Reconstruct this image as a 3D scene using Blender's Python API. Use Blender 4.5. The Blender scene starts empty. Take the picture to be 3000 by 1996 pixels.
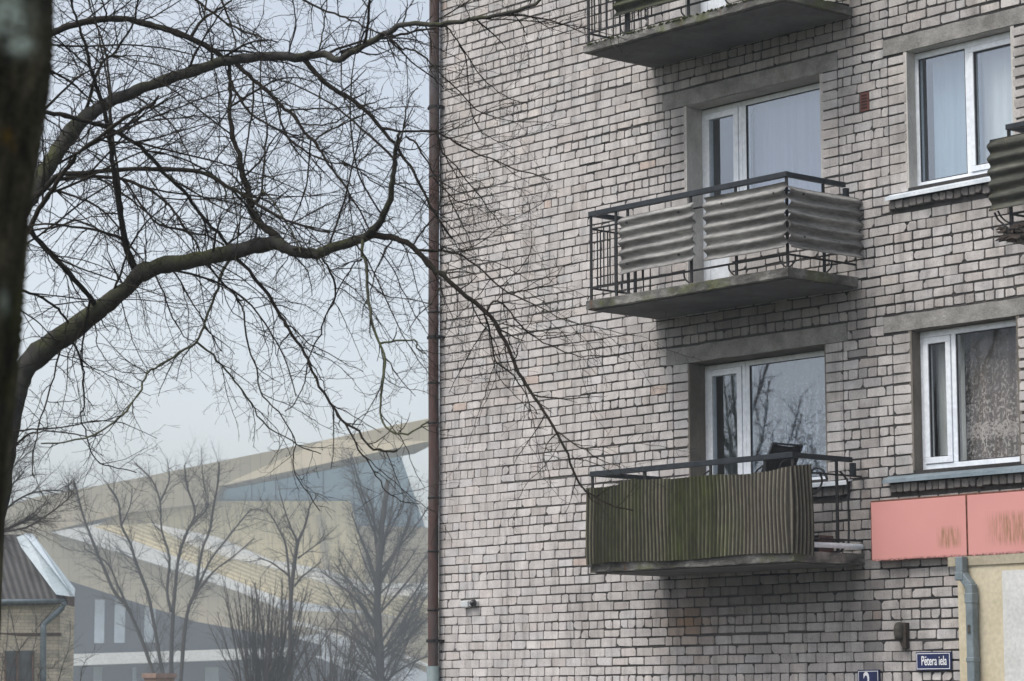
import bpy, math, random
import numpy as np
from mathutils import Vector, Matrix
rng = random.Random(7)
SC = bpy.context.scene
COL = SC.collection
R = math.radians

# ------------------------------------------------------------------ camera model (facade is the plane y=0, street on -y)
F = 7735.54
YAW, PIT, ROL = R(-49.1309), R(7.77296), R(-0.11879)
CAM = np.array([20.4823, -19.7882, 1.6])
fw = np.array([math.sin(YAW)*math.cos(PIT), math.cos(YAW)*math.cos(PIT), math.sin(PIT)])
r0 = np.array([math.cos(YAW), -math.sin(YAW), 0.0]); u0 = np.cross(r0, fw)
RV = math.cos(ROL)*r0+math.sin(ROL)*u0; UV = -math.sin(ROL)*r0+math.cos(ROL)*u0
def ray(px, py): return fw+RV*(px-1500)/F+UV*(998-py)/F
def atD(px, py, D): return CAM+ray(px, py)*D
def onY(px, py, y=0.0):
    d = ray(px, py); return CAM+d*(y-CAM[1])/d[1]
def onX(px, py, x):
    d = ray(px, py); return CAM+d*(x-CAM[0])/d[0]

# ------------------------------------------------------------------ object helpers
def tag(o, label=None, cat=None, group=None, kind=None):
    if label: o['label'] = label
    if cat: o['category'] = cat
    if group: o['group'] = group
    if kind: o['kind'] = kind
    return o
def empty(name, loc, label, cat, group=None):
    o = bpy.data.objects.new(name, None); COL.objects.link(o)
    o.location = loc; o.empty_display_size = 0.2
    return tag(o, label, cat, group)
def wloc(o):
    v = Vector((0, 0, 0))
    while o is not None: v = v+o.location; o = o.parent
    return v
class MB:
    def __init__(s): s.v = []; s.f = []; s.c = []; s.n = 0
    def add(s, vs, fs, col=None):
        b = s.n; s.v.extend([tuple(map(float, p)) for p in vs]); s.n += len(vs)
        for f in fs: s.f.append(tuple(i+b for i in f)); s.c.append(col)
        return s
    def box(s, x0, x1, y0, y1, z0, z1, col=None):
        vs = [(x0,y0,z0),(x1,y0,z0),(x1,y1,z0),(x0,y1,z0),(x0,y0,z1),(x1,y0,z1),(x1,y1,z1),(x0,y1,z1)]
        return s.add(vs, [(0,3,2,1),(4,5,6,7),(0,1,5,4),(1,2,6,5),(2,3,7,6),(3,0,4,7)], col)
    def prism(s, front, back, col=None):
        n = len(front)
        fs = [tuple(range(n)), tuple(range(2*n-1, n-1, -1))]
        for i in range(n):
            j = (i+1) % n; fs.append((i, i+n, j+n, j))
        return s.add(list(front)+list(back), fs, col)
    def tube(s, pts, rad, k=6, cap=True, col=None):
        P = np.array(pts, float); n = len(P)
        rad = np.broadcast_to(np.array(rad, float), (n,))
        T = np.gradient(P, axis=0) if n > 2 else np.array([P[1]-P[0]]*2)
        T /= np.linalg.norm(T, axis=1)[:, None]+1e-12
        ref = np.array([0.31, 0.17, 0.93])
        A = np.cross(T, ref); A /= np.linalg.norm(A, axis=1)[:, None]+1e-9
        B = np.cross(T, A)
        an = np.arange(k)*2*math.pi/k
        V = P[:, None, :]+rad[:, None, None]*(np.cos(an)[None, :, None]*A[:, None, :]+np.sin(an)[None, :, None]*B[:, None, :])
        b = s.n; s.v.extend(map(tuple, V.reshape(-1, 3).tolist())); s.n += n*k
        for i in range(n-1):
            for j in range(k):
                j2 = (j+1) % k
                s.f.append((b+i*k+j, b+i*k+j2, b+i*k+k+j2, b+i*k+k+j)); s.c.append(col)
        if cap:
            s.f.append(tuple(b+j for j in range(k))[::-1]); s.c.append(col)
            s.f.append(tuple(b+(n-1)*k+j for j in range(k))); s.c.append(col)
        return s
    def build(s, name, mat, parent=None, smooth=False, bevel=0, label=None):
        me = bpy.data.meshes.new(name)
        me.from_pydata(s.v, [], s.f); me.update()
        if mat is not None: me.materials.append(mat)
        if smooth: me.polygons.foreach_set('use_smooth', [True]*len(s.f))
        if any(c is not None for c in s.c):
            ca = me.color_attributes.new('col', 'FLOAT_COLOR', 'CORNER')
            L = []
            for f, c in zip(s.f, s.c):
                c = c if c is not None else (1, 1, 1)
                L.extend(list((c[0], c[1], c[2], 1.0))*len(f))
            ca.data.foreach_set('color', L)
        o = bpy.data.objects.new(name, me); COL.objects.link(o)
        if parent is not None:
            o.parent = parent; o.location = -wloc(parent)
        if bevel:
            m = o.modifiers.new('bevel', 'BEVEL'); m.width = bevel; m.segments = 2; m.limit_method = 'ANGLE'
        if label: o['label'] = label
        return o
def smoothpath(pts, per=4):
    P = [np.array(p, float) for p in pts]
    if len(P) < 3: return P
    E_ = [2*P[0]-P[1]]+P+[2*P[-1]-P[-2]]
    out = []
    for i in range(1, len(E_)-2):
        a, b, c, d = E_[i-1:i+3]
        for t in np.arange(per)/per:
            out.append(.5*((2*b)+(c-a)*t+(2*a-5*b+4*c-d)*t*t+(3*b-a-3*c+d)*t**3))
    out.append(P[-1]); return out

# ------------------------------------------------------------------ materials
class NT:
    def __init__(s, name):
        s.m = bpy.data.materials.new(name); s.m.use_nodes = True
        s.t = s.m.node_tree; s.N = s.t.nodes; s.L = s.t.links
        s.b = s.N['Principled BSDF']; s.out = s.N['Material Output']
    def n(s, ty, **kw):
        o = s.N.new(ty)
        for k, v in kw.items():
            if k in o.inputs: s.set(o.inputs[k], v)
            else: setattr(o, k, v)
        return o
    def set(s, inp, v):
        if hasattr(v, 'is_output') or isinstance(v, bpy.types.NodeSocket): s.L.new(v, inp)
        else: inp.default_value = v
    def pos(s, scale=(1, 1, 1)):
        g = s.n('ShaderNodeNewGeometry'); m = s.n('ShaderNodeVectorMath', operation='MULTIPLY')
        s.L.new(g.outputs['Position'], m.inputs[0]); m.inputs[1].default_value = scale
        return m.outputs[0]
    def noise(s, scale, vec=None, detail=4, rough=.55):
        o = s.n('ShaderNodeTexNoise'); o.inputs['Scale'].default_value = scale
        o.inputs['Detail'].default_value = detail; o.inputs['Roughness'].default_value = rough
        s.L.new(vec if vec is not None else s.pos(), o.inputs['Vector'])
        return o.outputs['Fac']
    def ramp(s, fac, stops):
        o = s.n('ShaderNodeValToRGB'); e = o.color_ramp.elements
        while len(e) < len(stops): e.new(.5)
        for i, (p, c) in enumerate(stops):
            e[i].position = p; e[i].color = (c[0], c[1], c[2], 1) if isinstance(c, (tuple, list)) else (c, c, c, 1)
        s.L.new(fac, o.inputs[0]); return o.outputs[0]
    def mix(s, fac, a, b, mode='MIX'):
        o = s.n('ShaderNodeMix', data_type='RGBA', blend_type=mode)
        for i, v in ((0, fac), (6, a), (7, b)):
            if isinstance(v, bpy.types.NodeSocket): s.L.new(v, o.inputs[i])
            elif i == 0: o.inputs[0].default_value = v
            else: o.inputs[i].default_value = (v[0], v[1], v[2], 1)
        return o.outputs[2]
    def math(s, op, a, b=None, clamp=False):
        o = s.n('ShaderNodeMath', operation=op, use_clamp=clamp)
        for i, v in ((0, a), (1, b)):
            if v is None: continue
            if isinstance(v, bpy.types.NodeSocket): s.L.new(v, o.inputs[i])
            else: o.inputs[i].default_value = v
        return o.outputs[0]
    def sep(s, v):
        o = s.n('ShaderNodeSeparateXYZ'); s.L.new(v, o.inputs[0]); return o.outputs
    def fin(s, col, rough=.85, bump=None, bs=.4, bd=.01, spec=.3, metal=0):
        s.set(s.b.inputs['Base Color'], col if isinstance(col, bpy.types.NodeSocket) else (col[0], col[1], col[2], 1))
        s.set(s.b.inputs['Roughness'], rough); s.b.inputs['Specular IOR Level'].default_value = spec
        s.b.inputs['Metallic'].default_value = metal
        if bump is not None:
            o = s.n('ShaderNodeBump'); o.inputs['Strength'].default_value = bs; o.inputs['Distance'].default_value = bd
            s.L.new(bump, o.inputs['Height']); s.L.new(o.outputs[0], s.b.inputs['Normal'])
        return s.m
def simple(name, c1, c2, scale=3.0, rough=.8, bs=.3, bd=.004, stretch=(1, 1, 1), lo=.35, hi=.65, spec=.3, metal=0):
    t = NT(name); v = t.pos(stretch); n = t.noise(scale, v)
    n2 = t.noise(scale*9, v)
    c = t.ramp(n, [(lo, c1), (hi, c2)])
    c = t.mix(.35, c, t.ramp(n2, [(.25, .55), (.75, 1.3)]), 'MULTIPLY')
    return t.fin(c, rough, n2, bs, bd, spec, metal)
M = {}
# brick: per-brick colour attribute, blotches and soot streaks
t = NT('silicate_brick')
at = t.n('ShaderNodeAttribute'); at.attribute_name = 'col'
c = t.mix(.8, at.outputs['Color'], t.ramp(t.noise(7), [(.3, (.80, .78, .78)), (.7, (1.12, 1.1, 1.08))]), 'MULTIPLY')
c = t.mix(.9, c, t.ramp(t.noise(1.1, t.pos((1.6, 1, .55)), 6, .62), [(.30, (.72, .71, .70)), (.52, (1.0, 1.0, 1.0))]), 'MULTIPLY')
gx_ = t.math('MULTIPLY', t.math('ADD', t.sep(t.pos())[0], 2.0), .16, True)
gr_ = t.math('MULTIPLY', gx_, t.ramp(t.noise(1.6, None, 6, .68), [(.42, 0.0), (.66, 1.0)]))
c = t.mix(gr_, c, t.mix(.5, c, (.10, .095, .088)))
stv = t.noise(1.0, t.pos((9, 1, .55)), 5, .6)
c = t.mix(.55, c, t.ramp(stv, [(.32, .42), (.50, 1.0)]), 'MULTIPLY')
c = t.mix(.7, c, t.ramp(t.noise(60), [(.30, .50), (.46, 1.0)]), 'MULTIPLY')
M['brick'] = t.fin(c, .9, t.math('ADD', t.noise(45), t.noise(140)), .5, .004, .2)
t = NT('mortar')
c = t.ramp(t.noise(.55, None, 5), [(.38, (.030, .028, .028)), (.66, (.085, .080, .077))])
X_ = t.sep(t.pos())[0]
lt = t.ramp(t.math('ADD', t.math('MULTIPLY', X_, -.10), t.noise(.9, None, 5, .65)), [(.56, 0.0), (.80, 1.0)])
c = t.mix(t.math('MULTIPLY', lt, .4), c, (.20, .19, .18))
c = t.mix(.6, c, t.ramp(t.noise(40), [(.3, .55), (.7, 1.3)]), 'MULTIPLY')
M['mortar'] = t.fin(c, .95, t.noise(60), .8, .006, .1)
t = NT('gable_brick')
bt = t.n('ShaderNodeTexBrick'); t.L.new(t.pos((1, 1, 1)), bt.inputs['Vector'])
bt.inputs['Scale'].default_value = 4; bt.inputs['Color1'].default_value = (.45, .41, .38, 1); bt.inputs['Color2'].default_value = (.38, .35, .33, 1); bt.inputs['Mortar'].default_value = (.09, .085, .08, 1)
M['gable'] = t.fin(bt.outputs[0], .9)
# concrete
t = NT('lintel_concrete')
c = t.ramp(t.noise(5), [(.3, (.17, .165, .155)), (.7, (.33, .32, .30))])
c = t.mix(.5, c, t.ramp(t.noise(55), [(.3, .6), (.7, 1.25)]), 'MULTIPLY')
M['lintel'] = t.fin(c, .95, t.math('ADD', t.noise(20), t.noise(90)), .7, .008, .1)
t = NT('slab_concrete')
c = t.ramp(t.noise(2.6, t.pos((1, 1, 1.8)), 6, .65), [(.30, (.045, .042, .038)), (.48, (.12, .116, .108)), (.66, (.30, .29, .27))])
moss = t.ramp(t.noise(2.3, None, 5, .7), [(.52, 0.0), (.62, 1.0)])
c = t.mix(t.math('MULTIPLY', moss, .6), c, (.085, .10, .028))
rust = t.ramp(t.noise(3.7, t.pos((2, 2, .5)), 5, .7), [(.62, 0.0), (.70, 1.0)])
c = t.mix(t.math('MULTIPLY', rust, .7), c, (.12, .06, .03))
M['slab'] = t.fin(c, .95, t.math('ADD', t.noise(14), t.noise(60)), .8, .012, .1)
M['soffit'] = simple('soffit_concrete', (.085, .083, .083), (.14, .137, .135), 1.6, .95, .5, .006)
M['plaster'] = simple('grey_plaster', (.42, .40, .37), (.54, .52, .49), 4, .95, .5, .006, (1, 1, .5))
M['plaster_brown'] = simple('brown_plaster', (.13, .115, .095), (.19, .17, .145), 4, .95, .5, .006, (1, 1, .5))
M['pvc'] = simple('white_pvc', (.72, .76, .81), (.77, .80, .84), 2, .35, .05, .001, spec=.5)
M['gasket'] = simple('dark_gasket', (.03, .03, .035), (.05, .05, .055), 5, .6)
M['tin'] = simple('galvanised_sill', (.20, .25, .28), (.30, .36, .40), 5, .45, .1, .002, metal=.4)
M['tin_light'] = simple('pale_sill', (.55, .60, .64), (.70, .74, .77), 5, .4, .1, .002)
M['rail'] = simple('black_painted_iron', (.010, .014, .019), (.022, .027, .033), 9, .55, .5, .004)
t = NT('rail_rusty'); c = t.ramp(t.noise(14, None, 5, .7), [(.35, (.008, .009, .011)), (.58, (.018, .018, .018)), (.74, (.05, .028, .018))])
M['railr'] = t.fin(c, .7, t.noise(60), .5, .003)
# corrugated fibre cement (rows run along the rail)
def sheetmat(name, a, b, d, lich):
    t = NT(name); p = t.pos((.55, .55, 5.0))
    c = t.ramp(t.noise(2.2, p, 6, .65), [(.25, d), (.48, a), (.72, b)])
    c = t.mix(.7, c, t.ramp(t.noise(22, t.pos((.5, .5, 2))), [(.3, .6), (.7, 1.25)]), 'MULTIPLY')
    l = t.ramp(t.noise(7, None, 6, .75), [(.58, 0.0), (.68, 1.0)])
    c = t.mix(t.math('MULTIPLY', l, lich[3]), c, lich[:3])
    return t.fin(c, .92, t.math('ADD', t.noise(30), t.noise(110)), .6, .006, .15)
M['sheet'] = sheetmat('fibre_cement', (.23, .225, .215), (.42, .41, .39), (.075, .072, .068), (.30, .29, .25, .3))
M['sheet_moss'] = sheetmat('mossy_fibre_cement', (.075, .075, .062), (.16, .16, .135), (.03, .03, .026), (.24, .18, .06, .45))
M['sheet_dark'] = sheetmat('dark_fibre_cement', (.045, .047, .035), (.08, .085, .05), (.02, .02, .018), (.09, .10, .03, .5))
# ribbed plastic screen: pale ribs, mossy valleys
t = NT('ribbed_screen')
at = t.n('ShaderNodeAttribute'); at.attribute_name = 'col'
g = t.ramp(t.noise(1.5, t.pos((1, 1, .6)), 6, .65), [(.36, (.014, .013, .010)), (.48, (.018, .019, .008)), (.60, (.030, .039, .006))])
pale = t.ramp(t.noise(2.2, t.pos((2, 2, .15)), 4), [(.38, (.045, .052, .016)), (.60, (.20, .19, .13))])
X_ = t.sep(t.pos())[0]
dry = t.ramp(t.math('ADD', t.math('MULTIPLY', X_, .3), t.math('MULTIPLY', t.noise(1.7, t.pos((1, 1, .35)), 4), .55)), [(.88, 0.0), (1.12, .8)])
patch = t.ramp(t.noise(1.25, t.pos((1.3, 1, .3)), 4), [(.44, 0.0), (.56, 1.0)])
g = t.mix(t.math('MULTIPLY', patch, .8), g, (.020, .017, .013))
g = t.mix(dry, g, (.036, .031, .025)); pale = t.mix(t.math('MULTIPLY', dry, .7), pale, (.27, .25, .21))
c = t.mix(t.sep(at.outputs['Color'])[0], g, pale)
c = t.mix(.75, c, t.ramp(t.noise(9, t.pos((3, 3, .8)), 6, .7), [(.3, .45), (.65, 1.2)]), 'MULTIPLY')
M['screen'] = t.fin(c, .8, t.noise(50), .3, .003, .2)
# pink fascia
t = NT('pink_enamel')
p = t.pos(); X, Y, Z = t.sep(p)
c = t.ramp(t.noise(1.2), [(.3, (.56, .25, .225)), (.7, (.61, .28, .255))])
st = t.ramp(t.noise(16, t.pos((3.0, 3.0, .22)), 5, .7), [(.40, 0.0), (.58, 1.0)])
def bump_(u, c0, w): return t.math('SUBTRACT', 1.0, t.math('MULTIPLY', t.math('ABSOLUTE', t.math('SUBTRACT', u, c0)), 1/w), True)
m1 = t.math('MULTIPLY', t.math('MULTIPLY', bump_(X, 4.13, .17), 2.0, True), t.math('MULTIPLY', bump_(Z, 3.14, .12), 2.0, True))
m2 = t.math('MULTIPLY', t.math('MULTIPLY', bump_(X, 5.15, .62), 2.2, True), t.math('MULTIPLY', bump_(Z, 3.19, .18), 2.2, True))
bx = t.math('MAXIMUM', m1, m2); bz = 1.0
c = t.mix(t.math('MULTIPLY', t.math('MULTIPLY', st, bx), .8), c, (.22, .135, .05))
ed = t.math('SUBTRACT', 1.0, t.math('MULTIPLY', t.math('ABSOLUTE', t.math('SUBTRACT', Z, 2.955)), 45.0), True)
c = t.mix(t.math('MULTIPLY', ed, t.ramp(t.noise(25, None, 5, .7), [(.42, 0.0), (.56, 1.0)])), c, (.07, .035, .025))
M['pink'] = t.fin(c, .5, t.noise(1.5), .15, .02, .4)
M['rust'] = simple('rust_edge', (.10, .045, .03), (.20, .08, .05), 20, .9)
M['cream'] = simple('cream_render', (.50, .44, .31), (.56, .50, .37), 2.5, .9, .3, .004)
M['white_render'] = simple('white_render', (.52, .52, .50), (.60, .60, .58), 3, .9, .3, .004)
M['cornice'] = simple('cornice_render', (.33, .29, .21), (.40, .36, .27), 3, .9)
M['dp_grey'] = simple('blue_grey_steel', (.13, .165, .18), (.19, .23, .25), 4, .45, .1, .002, spec=.5)
t = NT('old_downpipe_paint'); v = t.pos((1, 1, .22))
c = t.ramp(t.noise(4.2, v, 6, .7), [(.30, (.030, .026, .025)), (.45, (.085, .046, .040)), (.58, (.075, .056, .052)), (.70, (.095, .095, .105))])
c = t.mix(.6, c, t.ramp(t.noise(24, v), [(.3, .55), (.7, 1.25)]), 'MULTIPLY')
M['pipe'] = t.fin(c, .75, t.noise(25, v), .4, .004)
M['pipe_end'] = simple('green_grey_plastic', (.13, .17, .175), (.18, .22, .225), 3, .5)
M['blue'] = simple('blue_enamel', (.003, .008, .055), (.005, .013, .085), 5, .3, .1, .001, spec=.5)
M['letter'] = simple('white_enamel', (.72, .73, .74), (.80, .81, .82), 5, .3, .05, .001)
M['lamp'] = simple('grimy_metal', (.035, .033, .028), (.075, .07, .058), 14, .8)
M['soot'] = simple('soot_rust', (.03, .025, .022), (.06, .045, .035), 14, .9)
M['vent'] = simple('red_vent', (.12, .045, .035), (.17, .065, .05), 10, .8)
M['ventdark'] = simple('vent_slot', (.03, .015, .012), (.045, .02, .018), 10, .9)
M['white'] = simple('white_plastic', (.48, .50, .50), (.56, .57, .57), 6, .4)
M['black'] = simple('black_plastic', (.012, .012, .015), (.02, .02, .024), 6, .25, spec=.5)
M['fabric'] = simple('black_mesh_fabric', (.010, .010, .012), (.018, .018, .02), 30, .85)
M['room'] = simple('room_paint', (.22, .19, .17), (.26, .23, .21), 1, .9)
def glassmat(name, ior=1.9, tint=(.88, .93, .96), film=0.0, fc=(.45, .5, .58)):
    t = NT(name); t.N.remove(t.b)
    lw = t.n('ShaderNodeLayerWeight'); f0 = ((ior-1)/(ior+1))**2
    fr = t.math('ADD', t.math('MULTIPLY', t.math('POWER', lw.outputs['Facing'], 5.0), 1-f0), f0, True)   # the same from both sides of the pane
    tr = t.n('ShaderNodeBsdfTransparent'); tr.inputs['Color'].default_value = (*tint, 1)
    gl = t.n('ShaderNodeBsdfGlossy'); gl.inputs['Roughness'].default_value = .012; gl.inputs['Color'].default_value = (.84, .90, 1, 1)
    bu = t.n('ShaderNodeBump'); bu.inputs['Strength'].default_value = .006; bu.inputs['Distance'].default_value = .05
    t.L.new(t.noise(1.2), bu.inputs['Height']); t.L.new(bu.outputs[0], gl.inputs['Normal'])
    mx = t.n('ShaderNodeMixShader'); t.L.new(fr, mx.inputs[0]); t.L.new(tr.outputs[0], mx.inputs[1]); t.L.new(gl.outputs[0], mx.inputs[2])
    t.L.new(mx.outputs[0], t.out.inputs['Surface']); return t.m
M['glass'] = glassmat('window_glass', 2.9); M['glass_clear'] = glassmat('clear_window_glass', 1.5, (.93, .94, .94))
def curtainmat(name, colr, dens, lace=None, lz=5.1, band=None):
    t = NT(name); t.N.remove(t.b)
    di = t.n('ShaderNodeBsdfDiffuse'); tl = t.n('ShaderNodeBsdfTranslucent'); tr = t.n('ShaderNodeBsdfTransparent')
    a = t.n('ShaderNodeMixShader'); a.inputs[0].default_value = .25
    for d in (di, tl): d.inputs['Color'].default_value = (*colr, 1)
    t.L.new(di.outputs[0], a.inputs[1]); t.L.new(tl.outputs[0], a.inputs[2])
    mx = t.n('ShaderNodeMixShader')
    if lace:
        X, Y, Z = t.sep(t.pos())
        fl = t.ramp(t.noise(lace, t.pos((1.2, .2, .8)), 3, .5), [(.47, 0.0), (.57, 1.0)])
        big = t.ramp(t.noise(lace*.30, t.pos((2.2, .2, .5)), 2, .5), [(.35, .35), (.6, 1.0)])
        grad = t.ramp(t.math('MULTIPLY', t.math('SUBTRACT', lz, Z), 1.0, True), [(0.0, 0.0), (.25, .35), (.9, 1.0)])
        fac = t.math('ADD', t.math('MULTIPLY', t.math('MULTIPLY', fl, big), t.math('MULTIPLY', grad, .8)), dens, True)
        fold = t.ramp(t.noise(9, t.pos((1.5, .0, .02)), 2), [(.35, .6), (.6, 1.15)])
        fac = t.math('MULTIPLY', fac, fold, True)
        if band is not None:   # open-work hem band with scallops
            sc_ = t.math('MULTIPLY', t.math('ABSOLUTE', t.math('SINE', t.math('MULTIPLY', X, 26.0))), .035)
            bb = t.math('SUBTRACT', 1.0, t.math('MULTIPLY', t.math('ABSOLUTE', t.math('SUBTRACT', Z, t.math('ADD', sc_, band))), 12.0), True)
            bb = t.math('MULTIPLY', t.math('GREATER_THAN', bb, .03), t.ramp(t.noise(34, t.pos((1, .2, 1)), 2), [(.42, .35), (.55, .95)]))
            fac = t.math('MAXIMUM', fac, bb, True)
        t.L.new(fac, mx.inputs[0])
    else: mx.inputs[0].default_value = dens
    t.L.new(tr.outputs[0], mx.inputs[1]); t.L.new(a.outputs[0], mx.inputs[2])
    t.L.new(mx.outputs[0], t.out.inputs['Surface']); return t.m
M['cur_lilac'] = curtainmat('lilac_sheer', (.42, .43, .51), .96)
M['cur_blue'] = curtainmat('blue_sheer', (.42, .53, .60), .95)
M['cur_grey'] = curtainmat('grey_sheer', (.80, .82, .79), 1.0)
M['cur_brown'] = curtainmat('brown_drape', (.20, .17, .155), 1.0)
M['cur_green'] = curtainmat('green_drape', (.13, .155, .135), 1.0)
M['lace'] = curtainmat('white_lace', (.66, .70, .80), .20, 32.0, 5.12)
M['lace_d'] = curtainmat('cream_lace', (.52, .48, .45), .16, 34.0, 5.25, 4.16)
# bark
def barkmat(name, a, b, moss, mf, sc=9.0, bd=.01):
    t = NT(name); v = t.pos((1, 1, .45))
    c = t.ramp(t.noise(sc, v, 6, .65), [(.3, a), (.7, b)])
    ge = t.n('ShaderNodeNewGeometry'); nz = t.sep(ge.outputs['Normal'])[2]
    up = t.math('ADD', t.math('MULTIPLY', nz, .5), .5, True)
    f = t.math('MULTIPLY', t.math('MULTIPLY', up, t.ramp(t.noise(3.0, None, 5, .7), [(.42, 0.0), (.62, 1.0)])), mf)
    c = t.mix(f, c, moss)
    return t.fin(c, .95, t.noise(sc*4, v, 6, .7), .9, bd, .1)
M['bark'] = barkmat('grey_bark', (.026, .025, .025), (.085, .080, .076), (.075, .082, .030), 1.0)
M['twig'] = barkmat('twig_bark', (.014, .011, .010), (.036, .029, .025), (.06, .065, .03), .3)
M['twig_pale'] = barkmat('lichen_branch', (.06, .062, .045), (.12, .12, .085), (.12, .14, .06), .8)
M['bark_far'] = barkmat('far_bark', (.05, .042, .036), (.085, .072, .062), (.06, .065, .04), .2, 4)
t = NT('mossy_near_bark'); v = t.pos((1, 1, .35))
c = t.ramp(t.noise(16, v, 7, .7), [(.36, (.016, .014, .011)), (.52, (.085, .074, .048)), (.68, (.22, .195, .13))])
mo = t.ramp(t.noise(6, t.pos((1, 1, .5)), 6, .7), [(.5, 0.0), (.66, 1.0)])
c = t.mix(t.math('MULTIPLY', mo, .6), c, (.085, .095, .022))
li = t.ramp(t.noise(5.2, t.pos((1, 1, .8)), 3, .5), [(.66, 0.0), (.70, 1.0)])
at = t.n('ShaderNodeAttribute'); at.attribute_name = 'col'
c = t.mix(t.math('MULTIPLY', t.sep(at.outputs['Color'])[0], t.ramp(t.noise(18, None, 5), [(.32, .35), (.5, 1.0)])), c, (.62, .70, .62))
c = t.mix(t.sep(at.outputs['Color'])[1], c, (.20, .12, .02))
M['bark_near'] = t.fin(c, .95, t.noise(30, v, 7, .75), 1.0, .03, .1)
# hall and house
t = NT('hall_beige_panels'); p = t.pos()
def seams(t, p, sc):
    dt_ = t.n('ShaderNodeVectorMath', operation='DOT_PRODUCT'); t.L.new(p, dt_.inputs[0]); dt_.inputs[1].default_value = tuple(RV)
    zz = t.sep(p)[2]; cb_ = t.n('ShaderNodeCombineXYZ'); t.L.new(dt_.outputs['Value'], cb_.inputs[0]); t.L.new(zz, cb_.inputs[1])
    bt = t.n('ShaderNodeTexBrick'); t.L.new(cb_.outputs[0], bt.inputs['Vector']); bt.offset = .5
    bt.inputs['Scale'].default_value = sc; bt.inputs['Mortar Size'].default_value = .012; bt.inputs['Brick Width'].default_value = .35; bt.inputs['Row Height'].default_value = 1.3
    bt.inputs['Color1'].default_value = (1.05, 1.05, 1.05, 1); bt.inputs['Color2'].default_value = (.93, .93, .94, 1); bt.inputs['Mortar'].default_value = (.62, .60, .58, 1)
    return bt.outputs[0]
c = t.ramp(t.noise(.12), [(.3, (.37, .315, .205)), (.7, (.43, .37, .25))])
M['hall_gold'] = t.fin(t.mix(.9, c, seams(t, p, .22), 'MULTIPLY'), .6)
t = NT('hall_cream_panels'); p = t.pos()
w = t.n('ShaderNodeTexWave'); w.bands_direction = 'X'; w.inputs['Scale'].default_value = .22; w.inputs['Distortion'].default_value = 0; t.L.new(p, w.inputs['Vector'])
c = t.mix(t.ramp(w.outputs['Fac'], [(.9, 0.0), (.97, .35)]), t.ramp(t.noise(.2), [(.3, (.60, .51, .30)), (.7, (.68, .585, .36))]), (.34, .29, .17))
M['hall_cream'] = t.fin(t.mix(.7, c, seams(t, p, .3), 'MULTIPLY'), .6)
t = NT('hall_ribbed_roof'); p = t.pos()
w = t.n('ShaderNodeTexWave'); w.bands_direction = 'X'; w.inputs['Scale'].default_value = .55; w.inputs['Distortion'].default_value = 0
dt_ = t.n('ShaderNodeVectorMath', operation='DOT_PRODUCT'); t.L.new(p, dt_.inputs[0]); dt_.inputs[1].default_value = (RV[0]*.36, RV[1]*.36, .93)
cb_ = t.n('ShaderNodeCombineXYZ'); t.L.new(dt_.outputs['Value'], cb_.inputs[0]); t.L.new(cb_.outputs[0], w.inputs['Vector'])
c = t.mix(t.ramp(w.outputs['Fac'], [(.30, 0.0), (.65, 1.0)]), (.44, .36, .20), (.66, .57, .36))
M['hall_rib'] = t.fin(c, .6)
M['hall_white'] = simple('hall_white', (.78, .77, .73), (.84, .83, .80), .3, .6)
t = NT('hall_glass'); c = t.ramp(t.noise(.18), [(.35, (.50, .72, 1.0)), (.65, (.58, .79, 1.0))]); M['hall_glass'] = t.fin(c, .18, spec=.8, metal=.85)
M['hall_mull'] = simple('hall_mullion', (.07, .11, .15), (.10, .14, .18), .5, .5)
M['hall_dark'] = simple('hall_dark', (.020, .022, .028), (.03, .032, .038), .3, .6)
M['hall_pane'] = simple('hall_pane', (.30, .36, .40), (.40, .46, .50), .5, .3)
t = NT('corrugated_roof'); p = t.pos()
w = t.n('ShaderNodeTexWave'); w.bands_direction = 'X'; w.inputs['Scale'].default_value = 1.35; w.inputs['Distortion'].default_value = .3
ed_ = atD(198, 1758, 88.0)-atD(-160, 1768, 86.2); ed_ /= np.linalg.norm(ed_)
dt_ = t.n('ShaderNodeVectorMath', operation='DOT_PRODUCT'); t.L.new(p, dt_.inputs[0]); dt_.inputs[1].default_value = tuple(ed_)
cb_ = t.n('ShaderNodeCombineXYZ'); t.L.new(dt_.outputs['Value'], cb_.inputs[0]); t.L.new(cb_.outputs[0], w.inputs['Vector'])
c = t.mix(t.ramp(w.outputs['Fac'], [(.2, 0.0), (.8, 1.0)]), (.045, .042, .040), (.095, .090, .086))
c = t.mix(.7, c, t.ramp(t.noise(1.6, None, 5), [(.3, .55), (.7, 1.25)]), 'MULTIPLY')
M['house_roof'] = t.fin(c, .9, w.outputs['Fac'], .6, .04)
M['zinc'] = simple('zinc_flashing', (.30, .36, .39), (.40, .46, .49), 1, .5)
M['zinc_l'] = simple('zinc_cap', (.36, .42, .46), (.46, .52, .56), 1, .5)
t = NT('yellow_brick_wall'); p = t.pos((1, 1, 1)); X, Y, Z = t.sep(p)
cb = t.n('ShaderNodeCombineXYZ'); t.L.new(t.math('ADD', X, t.math('MULTIPLY', Y, .6)), cb.inputs[0]); t.L.new(Z, cb.inputs[1])
bt = t.n('ShaderNodeTexBrick'); t.L.new(cb.outputs[0], bt.inputs['Vector']); bt.inputs['Scale'].default_value = 2.2
bt.inputs['Color1'].default_value = (.74, .64, .49, 1); bt.inputs['Color2'].default_value = (.64, .545, .41, 1); bt.inputs['Mortar'].default_value = (.46, .40, .32, 1)
c = t.mix(.8, bt.outputs[0], t.ramp(t.noise(1.5, t.pos((.5, .5, 2.5)), 5), [(.35, .6), (.6, 1.1)]), 'MULTIPLY')
M['house_wall'] = t.fin(c, .9)
M['house_pier'] = simple('brown_brick', (.085, .052, .038), (.17, .108, .078), 6, .9)
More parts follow.
